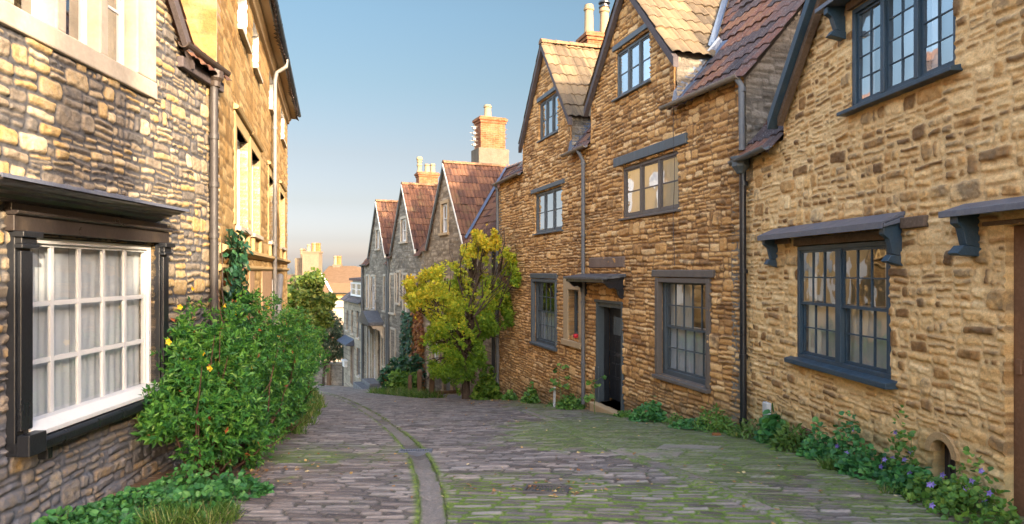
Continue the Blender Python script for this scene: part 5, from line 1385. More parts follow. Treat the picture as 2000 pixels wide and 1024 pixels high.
def far_town():
    Y = 72.0
    X = lambda px: (px - CX) / FPX * Y
    Zz = lambda py: EYE + (CY - py) / FPX * Y
    F = flat_fac(0, Y, 0)
    # right hand far house: long ochre roof with a lower lean-to
    H = thing('far_house', (X(650), Y, -9), 'far house with a long sunlit ochre roof below the lane', 'house')
    m = MB(); m.box(F, X(595), X(720), -11, Zz(575), -9, 0); m.out('wall', M['bath_gold'], H)
    m = MB()
    m.poly([F.p(X(612), Zz(556), .3), F.p(X(720), Zz(556), .3), F.p(X(700), Zz(526), -5), F.p(X(672), Zz(519), -5), F.p(X(618), Zz(519), -5)], [(0, 1, 2, 3, 4)])
    m.poly([F.p(X(640), Zz(571), 1.4), F.p(X(720), Zz(571), 1.4), F.p(X(720), Zz(553), .2), F.p(X(628), Zz(553), .2)], [(0, 1, 2, 3)])
    m.out('roof', M['tile_far'], H)
    m = MB(); m.box(F, X(596), X(650), -11, Zz(572), .1, 1.2); m.out('wing_wall', M['bath_gold'], H)
    m = MB(); m.poly([F.p(X(598), Zz(571), 1.5), F.p(X(652), Zz(572), 1.5), F.p(X(614), Zz(531), -2), F.p(X(582), Zz(545), -2)], [(0, 1, 2, 3)]); m.out('wing_roof', M['tile_far'], H)
    m = MB()
    m.tube([F.p(X(613), Zz(530), -1.9), F.p(X(638), Zz(552), .1), F.p(X(655), Zz(570), 1.6)], .14, 6); m.out('verge', M['offwhite'], H)
    A, B = X(645), X(651); pts = [(A, Zz(594)), (B, Zz(594))] + [((A + B) / 2 + (B - A) / 2 * math.cos(q), Zz(577) + .22 * math.sin(q)) for q in [math.pi * k / 8 for k in range(9)]]
    m = MB(); m.profsz(F, pts, 1.15, 1.3); m.out('arched_window', M['tealgrey'], H)
    m = MB(); m.box(F, X(627), X(644), Zz(517) - .6, Zz(516), -5.6, -4.6); c = m.out('chimney', M['concrete'], H)
    for px in (631, 637, 639.5): pot(F.p(X(px), Zz(516), -5.1), c, 1.0, .22, M['pot_orange'] if px > 632 else M['pot'])
    # left far house with the tall stack
    H = thing('far_house', (X(590), Y + 3, -9), 'far house with a broad stone chimney and a row of clay pots', 'house')
    m = MB(); m.box(F, X(500), X(600), -11, Zz(565), -10, -2.2)
    m.out('wall', M['bath_gold'], H)
    m = MB(); m.poly([F.p(X(500), Zz(567), -1.9), F.p(X(602), Zz(567), -1.9), F.p(X(606), Zz(538), -5), F.p(X(500), Zz(538), -5)], [(0, 1, 2, 3)]); m.out('roof', M['tile_far'], H)
    m = MB(); m.box(F, X(579), X(612), -3, Zz(490), -3.4, -2.0); m.box(F, X(578), X(613.5), Zz(493), Zz(490), -3.5, -1.9); c = m.out('chimney', M['stone_far'], H)
    for px, mt in ((588, 'pot'), (597, 'pot_orange'), (600.5, 'pot'), (605, 'pot_orange'), (609, 'pot_orange')):
        pot(F.p(X(px), Zz(490), -2.7), c, .95 if px > 590 else .8, .19, M[mt])
    m = MB(); m.box(F, X(555), X(579), -3, Zz(503), -4.6, -3.6); c = m.out('chimney', M['stone_far'], H)
    for px in (566, 571): pot(F.p(X(px), Zz(503), -4.1), c, 1.1, .18, banded=True)
    # pale walls below
    Y2 = 60.0; G = flat_fac(0, Y2, 0); X2 = lambda px: (px - CX) / FPX * Y2; Z2 = lambda py: EYE + (CY - py) / FPX * Y2
    H = thing('far_building', (X2(650), Y2, -8), 'low cream walled building in full sun behind the lamp', 'building')
    m = MB(); m.box(G, X2(590), X2(672), -10, Z2(602), -5, 0); m.out('wall', M['creamwall'], H)
    m = MB(); m.poly([G.p(X2(588), Z2(603), .2), G.p(X2(676), Z2(600), .2), G.p(X2(676), Z2(592), -4), G.p(X2(600), Z2(592), -4)], [(0, 1, 2, 3)]); m.out('roof', M['bath'], H)
    m = MB()
    for a, b, c, d in ((612, 622, 640, 622), (640, 648, 632, 615)): m.box(G, X2(a), X2(b), Z2(c), Z2(d), 0, .05)
    m.out('window', M['tealgrey'], H)
M['stone_far'] = m_plain('far chimney stone', (.15, .115, .08), .9, .45, 3, .03, .1)
M['creamwall'] = m_plain('cream lime wall', (.33, .27, .20), .9, .25, 1, .01, .1)
far_town()
def lamp():
    Y = 45.5; X = lambda px: (px - CX) / FPX * Y; Z = lambda py: EYE + (CY - py) / FPX * Y
    H = thing('street_lamp', (X(670), Y, -6.2), 'dark lantern on a curved iron bracket at the bottom of the lane', 'lamp')
    m = MB(); m.tube([(X(670), Y, -6.4), (X(670), Y, Z(640))], .05, 8); m.out('post', M['black2'], H)
    pts = [(X(670), Y, Z(640))] + [(X(665) + (X(670) - X(665)) * math.cos(q), Y, Z(632) + (Z(625) - Z(632)) * math.sin(q)) for q in [math.pi * k / 8 for k in range(9)]]
    m = MB(); m.tube(pts, .03, 6); m.out('arm', M['black2'], H)
    m = MB(); m.lathe((X(659.5), Y, Z(640)), [(.03, -.05), (.09, .0), (.15, .25), (.17, .26), (.05, .38), (.02, .45)], 8); m.out('lantern', M['black2'], H)
lamp()
# ================================================================== vegetation
def tw(m, a, b, r0, r1, rs, n=5, j=.06):
    a = np.array(a, float); b = np.array(b, float); pts = []; L = np.linalg.norm(b - a)
    for i in range(n + 1):
        t = i / n; pts.append(tuple(a + (b - a) * t + rs.normal(size=3) * j * L * math.sin(t * math.pi) * .5))
    m.tube(pts, r0, 6, True, [r0 + (r1 - r0) * i / n for i in range(n + 1)]); return pts
def clump_points(rs, lumps, dens, shell=.45):
    P = []; Nn = []
    for (c, r) in lumps:
        r = np.array(r if hasattr(r, '__len__') else (r, r, r)); n = int(dens * (r[0] * r[1] * r[2]) ** (2 / 3) * 12)
        d = rdir(rs, n); q = (shell + (1 - shell) * rs.rand(n) ** .7)[:, None]
        P.append(np.array(c) + d * q * r * (1 + .22 * rs.normal(size=(n, 1)) * .5)); Nn.append(d)
    return np.concatenate(P), np.concatenate(Nn)
def sub_lumps(rs, lumps, k, f=.38):
    out = []
    for c, r in lumps:
        r = np.array(r if hasattr(r, '__len__') else (r, r, r)); d = rdir(rs, k)
        for i in range(k):
            out.append((np.array(c) + d[i] * r * rs.uniform(.5, 1.0), r * rs.uniform(f * .6, f * 1.3)))
    return out

def big_shrub():
    rs = np.random.RandomState(5)
    lp = [(385, 790, 5.4, .36), (380, 695, 5.7, .34), (415, 850, 5.3, .33), (425, 740, 5.7, .50), (400, 640, 6.1, .42), (455, 830, 5.5, .38), (480, 700, 6.5, .50), (450, 615, 7.2, .45),
          (515, 640, 8, .50), (525, 735, 7.8, .50), (565, 665, 9.6, .52), (585, 640, 10.6, .42), (548, 770, 8.6, .36), (500, 790, 6.6, .35), (575, 700, 10, .4), (440, 790, 5.5, .42), (600, 690, 11.5, .38), (560, 725, 9, .5), (592, 705, 10.6, .5), (572, 750, 9, .36), (535, 690, 8.2, .5), (590, 745, 11, .35), (528, 795, 7.6, .42), (552, 795, 8.4, .34), (500, 835, 6.4, .34), (470, 870, 5.9, .3), (575, 780, 9.6, .3)]
    lumps = [(px3(a, b, y), r) for a, b, y, r in lp]
    H = thing('flowering_shrub', (-2.3, 5.9, -.2), 'large spreading green shrub with a few yellow flowers against the left wall', 'shrub')
    big = [(c, r * .80) for c, r in lumps]
    subs = sub_lumps(rs, lumps, 9, .42)
    P, N = clump_points(rs, big, 190, .7); P2, N2 = clump_points(rs, subs, 420, .3)
    P = np.concatenate([P, P2]); N = np.concatenate([N, N2])
    hole = fbm(P[:, 0] * 3.2 + P[:, 2] * 2.1, P[:, 1] * 2.2 - P[:, 2] * 3.4, 6, 3); kk = hole > -.08; P, N = P[kk], N[kk]
    # sprays: thin arching shoots that leave the outline
    q_ = rs.choice(len(P), 300, replace=False)
    for i_ in q_:
        d_ = N[i_] * .6 + np.array([0, 0, .7]) + rs.normal(size=3) * .3; d_ /= np.linalg.norm(d_); l_ = rs.uniform(.08, .24); tt_ = rs.rand(26)[:, None]
        P = np.concatenate([P, P[i_] + d_ * l_ * tt_ + rs.normal(size=(26, 3)) * .012]); N = np.concatenate([N, np.repeat(d_[None], 26, 0)])
    # leaves come in little whorls: move each group onto shared tips
    n = len(P); g = 6; k = n // g
    tips = P[:k]; tn = N[:k]
    tn = tn + np.array([.25, -.15, .55]) + rs.normal(size=tn.shape) * .35; tn /= np.linalg.norm(tn, axis=1, keepdims=True)
    T = np.repeat(tips, g, 0); D0 = np.repeat(tn, g, 0)
    R_ = rs.normal(size=T.shape); side = np.cross(D0, R_); side /= np.linalg.norm(side, axis=1, keepdims=True)
    lev = np.tile(np.linspace(0, 1, g), k)[:, None]
    C = T - D0 * (.05 * (1 - lev)); D = side * (.9 - .35 * lev) + D0 * (.25 + .6 * lev); D[:, 2] -= .12
    keep = (C[:, 0] > lx(C[:, 1]) + .03) & (C[:, 2] > gz(C[:, 0], C[:, 1]) + .02)
    C, D, D0 = C[keep], D[keep], D0[keep]; n = len(C)
    L = rs.uniform(.040, .070, n); Wd = L * rs.uniform(.38, .5, n)
    clr = np.repeat(rs.rand(k), g)[keep] * .5 + rs.rand(n) * .5
    clr = np.clip(clr + .10 * fbm(C[:, 0] * 2 + C[:, 1], C[:, 2] * 2, 3, 2), 0, .96); clr = np.where(rs.rand(n) < .004, .99, clr)
    leaves('foliage', C, D, D0, L, Wd, clr, M['shrub'], H, 'lance')
    m = MB()
    base = [(-2.55, 5.6), (-2.4, 6.1), (-2.45, 5.3), (-2.75, 7.2), (-2.9, 8.3), (-3.3, 9.6), (-3.7, 11)]
    for i, (c, r) in enumerate(lumps):
        b = base[min(len(base) - 1, int(np.argmin([abs(c[1] - q[1]) for q in base])))]
        bb = (b[0] + rs.normal() * .08, b[1] + rs.normal() * .1, float(gz(b[0], b[1])))
        for k_ in range(6): tw(m, bb, c + rs.normal(size=3) * r * .42, .012, .003, rs)
    m.out('stem', M['bark_red'], H)
    # yellow flowers
    fl = [(460, 612, 6.9), (396, 690, 5.6), (545, 655, 9.0), (375, 565, 6.2), (523, 600, 8.2), (330, 668, 5.1), (352, 600, 5.6), (560, 640, 9.2), (440, 597, 6.8), (490, 720, 6.1), (410, 720, 5.4), (535, 607, 8.4)]
    C = []; D = []; Nn = []
    for i, f in enumerate(fl):
        c = px3(*f)
        for k_ in range(5):
            q = 2 * math.pi * k_ / 5; C.append(c); D.append((math.cos(q), -.3, math.sin(q))); Nn.append((0, -1, .2))
    for i in range(0, len(C), 5): leaves('flower', np.array(C[i:i + 5]), np.array(D[i:i + 5]), np.array(Nn[i:i + 5], float), np.full(5, .026), np.full(5, .024), rs.rand(5), M['yellow'], H, 'round')
big_shrub()

def generic_tree(name, label, cat, base, lumps, mat, dens, lsz, shape, seed, bark, limbs=2, sub=10, colf=None, trunk_r=.1, group=None, trunkpts=None, fold=.25, shell=.55, carve=None):
    rs = np.random.RandomState(seed)
    H = thing(name, base, label, cat, group)
    subs = sub_lumps(rs, lumps, sub, .40)
    P, N = clump_points(rs, [(c, np.array(r) * .8) for c, r in lumps], dens * .55, shell); P2, N2 = clump_points(rs, subs, dens, .3)
    P = np.concatenate([P, P2]); N = np.concatenate([N, N2])
    if carve is not None:
        kk = fbm(P[:, 0] * 2.6 + P[:, 1] * .8, P[:, 2] * 2.6 - P[:, 1] * .8, 5, 3) > -carve; P, N = P[kk], N[kk]
    n = len(P)
    D = N * .6 + rs.normal(size=P.shape) * .6 + np.array([0, 0, -.25]); Nm = np.array([-.2, -.5, .8]) + rs.normal(size=P.shape) * .55
    k = P[:, 2] > gz0(P[:, 1]) + .05
    k &= (P[:, 0] < rx(P[:, 1]) - .05) | (P[:, 1] > 43)
    P, D, Nm = P[k], D[k], Nm[k]; n = len(P)
    L = rs.uniform(lsz * .7, lsz * 1.25, n)
    c = rs.rand(n) if colf is None else colf(P, rs)
    leaves('crown', P, D, Nm, L, L * (.9 if shape != 'lance' else .5), np.clip(c, 0, 1), mat, H, shape, fold=fold)
    m = MB(); tp = trunkpts or [base, tuple(np.array(base) + np.array([0, 0, 1.0]))]
    m.tube([tuple(np.array(base) - np.array([0, 0, .15]))] + [tuple(p) for p in tp], trunk_r, 9, True, [trunk_r * 1.35] + [trunk_r * (1 - .4 * i / max(1, len(tp) - 1)) for i in range(len(tp))])
    top = np.array(tp[-1])
    for (c_, r_) in lumps:
        for q in range(limbs):
            e = np.array(c_) + rs.normal(size=3) * np.array(r_) * .45; pts = tw(m, top + rs.normal(size=3) * .04 - np.array([0, 0, rs.rand() * .3]), e, trunk_r * .35, .012, rs, 5, .12)
            for w_ in range(3): tw(m, pts[3], e + rs.normal(size=3) * np.array(r_) * .6, .013, .004, rs, 3)
    m.out('trunk', bark, H)
    return H
# the yellow maple
Yt = 18.2
lumps = [(px3(a, b, y), r) for a, b, y, r in [(895, 560, 18.0, (.95, .8, .75)), (845, 590, 17.9, (.7, .6, .6)), (965, 545, 17.6, (.55, .6, .8)), (930, 500, 18.1, (.42, .5, .45)), (850, 545, 18.2, (.55, .6, .35)), (900, 640, 17.8, (.8, .7, .5)),
          (965, 620, 17.5, (.5, .5, .5)), (812, 580, 18.3, (.35, .4, .4)), (925, 465, 18.0, (.3, .3, .3)), (990, 510, 17.2, (.24, .35, .4)), (848, 650, 17.8, (.35, .4, .3)), (935, 460, 18.2, (.14, .2, .32)), (885, 690, 17.9, (.65, .5, .45)), (865, 720, 17.8, (.4, .35, .3)), (925, 690, 17.6, (.4, .35, .5)), (905, 735, 17.9, (.35, .3, .4)), (800, 560, 18.4, (.2, .3, .25)), (960, 470, 17.4, (.3, .3, .35)), (1000, 540, 17.0, (.2, .3, .3))]]
def mcol(P, rs):
    ph = (P[:, 2] - .3) / 2.2; pxx = CX + P[:, 0] / P[:, 1] * FPX
    c = .37 + .38 * ph + .0016 * (915 - pxx) + .25 * fbm(P[:, 0] * 1.6, P[:, 2] * 1.6 + P[:, 1], 4, 3) + rs.normal(size=len(P)) * .12
    return np.clip(c, .03, .97)
tb = (-1.25, 18.2, float(gz0(18.2)) - .05)
generic_tree('maple_tree', 'maple tree turning yellow beside the brown cottage', 'tree', tb, lumps, M['maple'], 560, .064, 'maple', 9, M['bark'], 3, 16, mcol, .13, shell=.3, carve=-.02,
             trunkpts=[tb, (tb[0] - .02, tb[1], tb[2] + .5), (tb[0] - .06, tb[1], tb[2] + 1.15), (tb[0] - .1, tb[1], tb[2] + 1.5)])
# sunlit tree and grey green shrub at the bottom of the lane, left side
lumps = [(px3(a, b, y), r) for a, b, y, r in [(592, 572, 33, (1.2, 1, .9)), (615, 620, 33, (.8, .8, .8)), (580, 640, 31, (.9, .8, .9)), (612, 590, 34, (.9, .9, .7)), (570, 600, 32, (.9, .9, .9)), (600, 625, 33, (1.0, .9, .6)), (640, 585, 35, (.3, .4, .3))]]
generic_tree('garden_tree', 'bright green sunlit tree behind the shrub below the tall house', 'tree', (-10.4, 33, -4.3), lumps, M['bright'], 120, .17, 'round', 13, M['bark'], 2, 10, None, .12, trunkpts=[(-10.4, 33, -4.3), (-10.3, 33, -1.5)])
lumps = [(px3(a, b, y), r) for a, b, y, r in [(632, 650, 43, (1.3, 1, 1.1)), (650, 680, 43.5, (.9, .8, .9)), (608, 675, 42.5, (1.1, .8, .8)), (620, 618, 43, (.8, .8, .6)), (655, 640, 44, (.5, .5, .6))]]
generic_tree('evergreen_shrub', 'loose grey green shrub by the wall at the bottom of the lane', 'shrub', (-12.3, 43.3, -5.9), lumps, M['olive'], 95, .2, 'lance', 17, M['bark'], 2, 11, None, .1, trunkpts=[(-12.3, 43.3, -5.9), (-12.2, 43.3, -4.5)])
lumps = [(px3(a, b, y), r) for a, b, y, r in [(590, 700, 17, (.5, .7, .5)), (600, 670, 19, (.4, .6, .5)), (575, 735, 15, (.5, .7, .35)), (612, 655, 20, (.25, .4, .35))]]
generic_tree('hedge_shrub', 'darker green shrub spilling over the verge beyond the flowering shrub', 'shrub', (-5.3, 16.5, -1.75), lumps, M['shrub'], 230, .085, 'lance', 19, M['bark_red'], 2, 10, lambda P, rs: rs.rand(len(P)) * .95, .05, trunkpts=[(-5.3, 16.5, -1.75), (-5.3, 16.5, -1.3)])

# ivy and creeper on walls
def wall_leaves(name, label, cat, F, spec, mats, seed, lsz, group=None, stemmat='bark'):
    rs = np.random.RandomState(seed)
    s_, z_ = [], []
    C = []; 
    root = F.p((spec[0][0] + spec[0][1]) / 2, spec[0][2], .03)
    H = thing(name, root, label, cat, group)
    for (a, b, z0, z1, n, th, mi) in spec:
        s = rs.uniform(a, b, n * 2); z = rs.uniform(z0, z1, n * 2)
        u = (s - (a + b) / 2) / ((b - a) / 2); edge = 1 - np.abs(u) ** 2.2 + .6 * fbm(s * 3, z * 2, seed, 3) - .35 * np.clip((z - z0) / (z1 - z0) * 1.3 - .6, 0, 1)
        k = edge > .3; s, z = s[k], z[k]
        o = .04 + th * rs.rand(len(s)) * np.clip(edge[k], 0, 1)
        P = F.pa(s, z, o); n_ = len(P)
        D = rs.normal(size=P.shape) * .5 + np.array([F.n.x * .3, F.n.y * .3, -.8]); N = np.array([F.n.x, F.n.y, .5]) + rs.normal(size=P.shape) * .35
        L = rs.uniform(lsz * .7, lsz * 1.3, n_)
        leaves('foliage', P, D, N, L, L * .9, rs.rand(n_), M[mi], H, 'maple' if lsz > .08 else 'round')
    m = MB()
    for (a, b, z0, z1, n, th, mi) in spec[:1]:
        for k in range(4): tw(m, F.p(rs.uniform(a, b), z0 - .1, .03), F.p(rs.uniform(a, b), z1 - .1, .04), .012, .005, rs, 6, .04)
    m.out('stem', M[stemmat], H)
wall_leaves('ivy', 'dark ivy climbing the front of the grey terraced house', 'ivy', FR3, [(FR3.s(822), FR3.s(786), -3.6, -.1, 2600, .25, 'ivy'), (FR3.s(833), FR3.s(806), -3.2, .2, 1300, .15, 'creeper_red')], None, 23, .13)
wall_leaves('climbing_plant', 'dark green climber between the old downpipe and the golden house', 'plant', FL2, [(.0, .95, .9, 2.05, 360, .22, 'ivy'), (.0, .5, .4, 1.3, 200, .2, 'shrub')], None, 25, .075)

# weeds along the house walls
def weed(label, x, y, w, d, h, n, mat, lsz, seed, shape='round', name='weed_clump', cat='weeds', group='weeds growing along the foot of the walls', flowers=0, stems=6):
    rs = np.random.RandomState(seed); z = float(gz(x, y)) + .0
    H = thing(name, (x, y, z), label, cat, group)
    nt_ = max(3, int(n / 7)); 
    a = rs.uniform(0, 2 * math.pi, n); q = np.sqrt(rs.rand(n))
    X = x + np.cos(a) * q * w; Y = y + np.sin(a) * q * d
    hh = h * (1 - q ** 2) * rs.uniform(.15, 1.0, n) * (1 + .8 * vn(X * 7, Y * 7, seed))
    P = np.stack([X, Y, gz(X, Y) + .02 + hh], -1)
    k = (X < rx(Y) - .03) & (X > lx(Y) + .03); P = P[k]; n = len(P)
    D = rs.normal(size=(n, 3)) * .8 + np.array([0, -.2, .05]) + np.stack([np.cos(a[k]), np.sin(a[k]), 0 * a[k]], -1) * .5; N = np.array([-.2, -.3, 1.0]) + rs.normal(size=(n, 3)) * .35
    L = rs.uniform(lsz * .6, lsz * 1.3, n)
    leaves('foliage', P, D, N, L, L * (1.05 if shape == 'round' else .4), rs.rand(n) * .8 + .2 * rs.rand(), M[mat], H, shape, fold=.12)
    if n:
        m = MB()
        for i in rs.choice(n, min(n, stems), replace=False):
            p = P[i]; b = np.array([x + (p[0] - x) * .5, y + (p[1] - y) * .5, float(gz(x, y)) - .02]); tw(m, b, p, .004, .002, rs, 3)
        m.out('stem', M['stem'], H)
    if flowers:
        C = []; D = []; N = []
        for i in range(flowers):
            p = P[rs.randint(n)] + np.array([-.04, -.02, rs.uniform(.02, .12)])
            for k_ in range(5):
                t = 2 * math.pi * k_ / 5; C.append(p); D.append((math.cos(t), -.4, math.sin(t))); N.append((-.3, -1, .3))
        for i in range(0, len(C), 5): leaves('flower', np.array(C[i:i + 5]), np.array(D[i:i + 5]), np.array(N[i:i + 5]), np.full(5, .026), np.full(5, .014), rs.rand(5), M['violet'], H, 'lance', fold=.05)
    return H
def wp(F, px, o): s = F.s(px); p = F.p(s, 0, o); return p[0], p[1]
W1 = [ # px, offset, w, d, h, n, mat, leaf, label, flowers, shape
 (1975, .28, .22, .30, .34, 420, 'weed', .035, 'violet flowered bellflower clump by the wooden door', 6, 'round'),
 (1900, .26, .20, .26, .22, 330, 'weed', .040, 'low bright bellflower clump right of the arched niche', 3, 'round'),
 (1835, .22, .20, .24, .20, 420, 'nettle', .042, 'green leafy clump spreading below the arched niche', 2, 'round'),
 (1795, .16, .12, .14, .46, 240, 'weed', .034, 'taller bellflower clump climbing the wall left of the arched niche', 8, 'round'),
 (1745, .24, .20, .26, .22, 380, 'nettle', .045, 'broad leaved green clump under the right end of the blue sash window', 0, 'round'),
 (1690, .18, .16, .20, .42, 380, 'nettle', .038, 'tall bushy clump with violet flowers under the blue sash window', 4, 'round'),
 (1640, .20, .18, .22, .24, 330, 'nettle', .045, 'dark green clump in front of the air brick', 0, 'round'),
 (1590, .22, .20, .24, .26, 380, 'grassy', .085, 'wispy narrow leaved clump left of the air brick', 0, 'lance'),
 (1540, .16, .14, .16, .30, 160, 'nettle', .10, 'few very large round leaves below the white junction box', 0, 'round'),
 (1495, .20, .20, .24, .20, 330, 'grassy', .07, 'feathery clump right of the black downpipe', 0, 'lance')]
for i, (px, o, w, d, h, n, mt, l, lb, fl, sh) in enumerate(W1):
    x, y = wp(FR1, px, o); weed(lb, x, y, w, d, h, n, mt, l, 200 + i, sh, flowers=fl)
W2 = [(1425, .22, .26, .40, .34, 520, 'weed', .075, 'bright feathery clump left of the black downpipe', 0, 'lance'),
 (1395, .34, .28, .36, .14, 300, 'nettle', .04, 'low spreading clump under the large many paned window', 0, 'round'),
 (1345, .2, .18, .3, .16, 220, 'weed', .05, 'small ragged clump below the window sill right end', 0, 'lance'),
 (1295, .26, .28, .36, .30, 420, 'nettle', .06, 'dark leafy clump below the left end of the large window', 0, 'round'),
 (1240, .2, .16, .3, .10, 150, 'weed', .045, 'tiny sprigs at the wall right of the black door', 0, 'round'),
 (1135, .22, .28, .4, .28, 420, 'weed', .06, 'leafy clump at the foot of the grey downpipe by the door', 0, 'round'),
 (1100, .18, .18, .3, .14, 180, 'weed', .05, 'low clump beside the white plant guard', 0, 'lance'),
 (1052, .2, .2, .35, .34, 300, 'weed', .07, 'leafy clump under the window beside the maple', 0, 'round'),
 (1010, .2, .2, .35, .20, 260, 'weed', .07, 'small clump at the wall foot nearest the maple', 0, 'round')]
for i, (px, o, w, d, h, n, mt, l, lb, fl, sh) in enumerate(W2):
    x, y = wp(FR2, px, o); weed(lb, x, y, w, d, h, n, mt, l, 230 + i, sh, flowers=fl)
x, y = -.62, 18.6; weed('rounded leafy bush between the maple and the cottage corner', x - .05, 17.9, .38, .5, .85, 700, 'maple_green', .11, 250, 'round', name='leafy_bush', cat='bush', group=None, stems=12)
# left side
W3 = [(-2.55, 4.45, .34, .42, .12, 900, 'nettle', .040, 'large low carpet of green leaves under the shop window', 'round'),
 (-2.15, 4.55, .22, .25, .16, 360, 'nettle', .045, 'green clump in the middle of the row below the shop wall', 'round'),
 (-2.75, 4.05, .20, .3, .12, 400, 'nettle', .038, 'green clump nearest the viewer at the shop wall', 'round'),
 (-2.05, 4.95, .25, .22, .12, 420, 'nettle', .042, 'leafy clump at the foot of the big shrub', 'round'),
 (-2.45, 5.0, .25, .2, .2, 320, 'nettle', .042, 'leafy clump between the shop wall and the big shrub', 'round')]
for i, (x, y, w, d, h, n, mt, l, lb, sh) in enumerate(W3): weed(lb, x, y, w, d, h, n, mt, l, 260 + i, sh)
def tuft(label, x, y, w, n, h, seed, mat='grassy', group='grass tufts in the lane'):
    rs = np.random.RandomState(seed); H0 = thing('grass_tuft', (x, y, float(gz(x, y))), label, 'grass', group)
    a = rs.uniform(0, 2 * math.pi, n); q = np.sqrt(rs.rand(n)) * w; X = x + np.cos(a) * q; Y = y + np.sin(a) * q
    P = np.stack([X, Y, gz(X, Y)], -1); D = rs.normal(size=(n, 3)) * .35 + np.array([0, 0, 1]) + np.stack([np.cos(a), np.sin(a), 0 * a], -1) * .35
    leaves('blade', P, D, rdir(rs, n), rs.uniform(h * .5, h * 1.2, n), np.full(n, .006 + h * .02), rs.rand(n), M[mat], H0, 'blade')
tuft('grassy tuft in the left corner by the shop wall carpet of leaves', -1.95, 4.35, .16, 420, .13, 301)
tuft('grass tuft between the leafy clumps left of the lane', -2.2, 4.25, .14, 300, .15, 302)
tuft('single grass tuft below the bellflowers on the right', *wp(FR1, 1712, .42), .07, 150, .13, 303)
tuft('small grass tuft left of the arched niche', *wp(FR1, 1850, .45), .06, 90, .08, 304)
g_ = gp(575, 795); 
# verge grass along the left, beyond the shrub: uncountable
def verge():
    rs = np.random.RandomState(77); n = 9000
    Y = 8.5 + 20 * rs.rand(n) ** 1.4; o = rs.rand(n) ** 1.3 * (.75 + .5 * vn(Y * 1.3, Y * 0, 3)); X = lx(Y) + .05 + o
    P = np.stack([X, Y, gz(X, Y) + .0], -1); D = rs.normal(size=(n, 3)) * .4 + np.array([0, 0, 1])
    o_ = leaves('verge_grass', P, D, rdir(rs, n), rs.uniform(.06, .20, n) * (1 + .02 * Y), np.full(n, .012) * (1 + Y * .03), rs.rand(n), M['grassy'], None, 'blade')
    tag(o_, 'rough green grass verge along the foot of the left wall', 'grass', kind='stuff')
    n = 2600; Y = rs.uniform(19.0, 25.5, n); X = rx(Y) - 1.5 - rs.rand(n) * .75
    P = np.stack([X, Y, gz(X, Y)], -1); D = rs.normal(size=(n, 3)) * .6 + np.array([0, 0, 1])
    o_ = leaves('bank_grass', P, D, rdir(rs, n), rs.uniform(.12, .32, n), np.full(n, .03), rs.rand(n), M['grassy'], None, 'blade')
    tag(o_, 'green ground cover along the little fence', 'grass', kind='stuff')
verge()
# shrubs around the fence
for i, (px, py, Y, r, lb, mt) in enumerate([(768, 735, 25, (.55, .6, .55), 'blue green bush left of the fence posts below the ivy', 'ivy'), (790, 745, 23.5, (.5, .5, .45), 'green bush in front of the short fence posts', 'weed'), (805, 735, 24, (.45, .5, .6), 'leafy bush behind the short fence posts', 'ivy')]):
    c = px3(px, py, Y); lumps = [(c, r)]
    generic_tree('garden_bush', lb, 'bush', (c[0], Y, float(gz0(Y))), lumps, M[mt], 240, .13, 'round', 310 + i, M['bark'], 2, 12, None, .03, group='bushes by the small fence', trunkpts=[(c[0], Y, float(gz0(Y)) + .1)])
# hollyhock by the door and the tall seedling by the pipe
def stalk(label, x, y, pts, lf, seed, group='tall leafy stalks by the cottage wall'):
    rs = np.random.RandomState(seed); z = float(gz(x, y)); H = thing('leafy_stalk', (x, y, z), label, 'plant', group)
    m = MB(); P = [(x + a, y + b, z + c) for a, b, c in pts]; m.tube(P, .008, 6, True, [.010 - .006 * i / (len(P) - 1) for i in range(len(P))])
    C = []; D = []; L = []
    for (a, b, c, l) in lf:
        p0 = min(P, key=lambda q: abs(q[2] - z - c)); e = (x + a, y + b, z + c + .03); m.tube([p0, e], .004, 5)
        for k in range(3): C.append(e); D.append((a * 2 + rs.normal() * .5, -.4 + rs.normal() * .4, -.15 + rs.normal() * .3)); L.append(l * rs.uniform(.7, 1.1))
    m.out('stem', M['stem'], H); C = np.array(C); L = np.array(L)
    D = np.array(D); N = np.array([0, -.5, 1.0]) + rs.normal(size=C.shape) * .25; q = rs.rand(len(C))
    for i in range(0, len(C), 3): leaves('leaf', C[i:i + 3], D[i:i + 3], N[i:i + 3], L[i:i + 3], L[i:i + 3] * 1.05, q[i:i + 3], M['weed'], H, 'round')
x, y = wp(FR2, 1205, .42)
stalk('single leafy stalk in front of the black door', x, y, [(0, 0, 0), (-.02, 0, .15), (.0, -.01, .3), (-.05, 0, .45), (-.06, -.02, .55)], [(-.12, 0, .30, .11), (.04, 0, .50, .10), (-.10, 0, .55, .11), (-.02, -.05, .58, .08), (.18, .3, .6, .09)], 401)
x, y = wp(FR2, 1112, .2)
stalk('taller leafy seedling beside the grey downpipe', x, y, [(0, 0, 0), (.01, 0, .3), (-.02, 0, .6), (.0, 0, .85)], [(-.12, 0, .35, .12), (.12, 0, .42, .12), (-.15, 0, .55, .13), (.14, 0, .62, .12), (-.1, 0, .75, .12), (.1, 0, .82, .1), (0, -.05, .88, .1), (-.05, 0, .45, .12)], 402)
x, y = wp(FR2, 1108, .24); z = float(gz(x, y))
m = MB(); m.tube([(x - .05, y, z), (x - .04, y, z + .42)], .028, 10); tag(m.out('plant_guard', M['plastic_white']), 'white plastic plant guard tube standing at the cottage wall', 'tube')

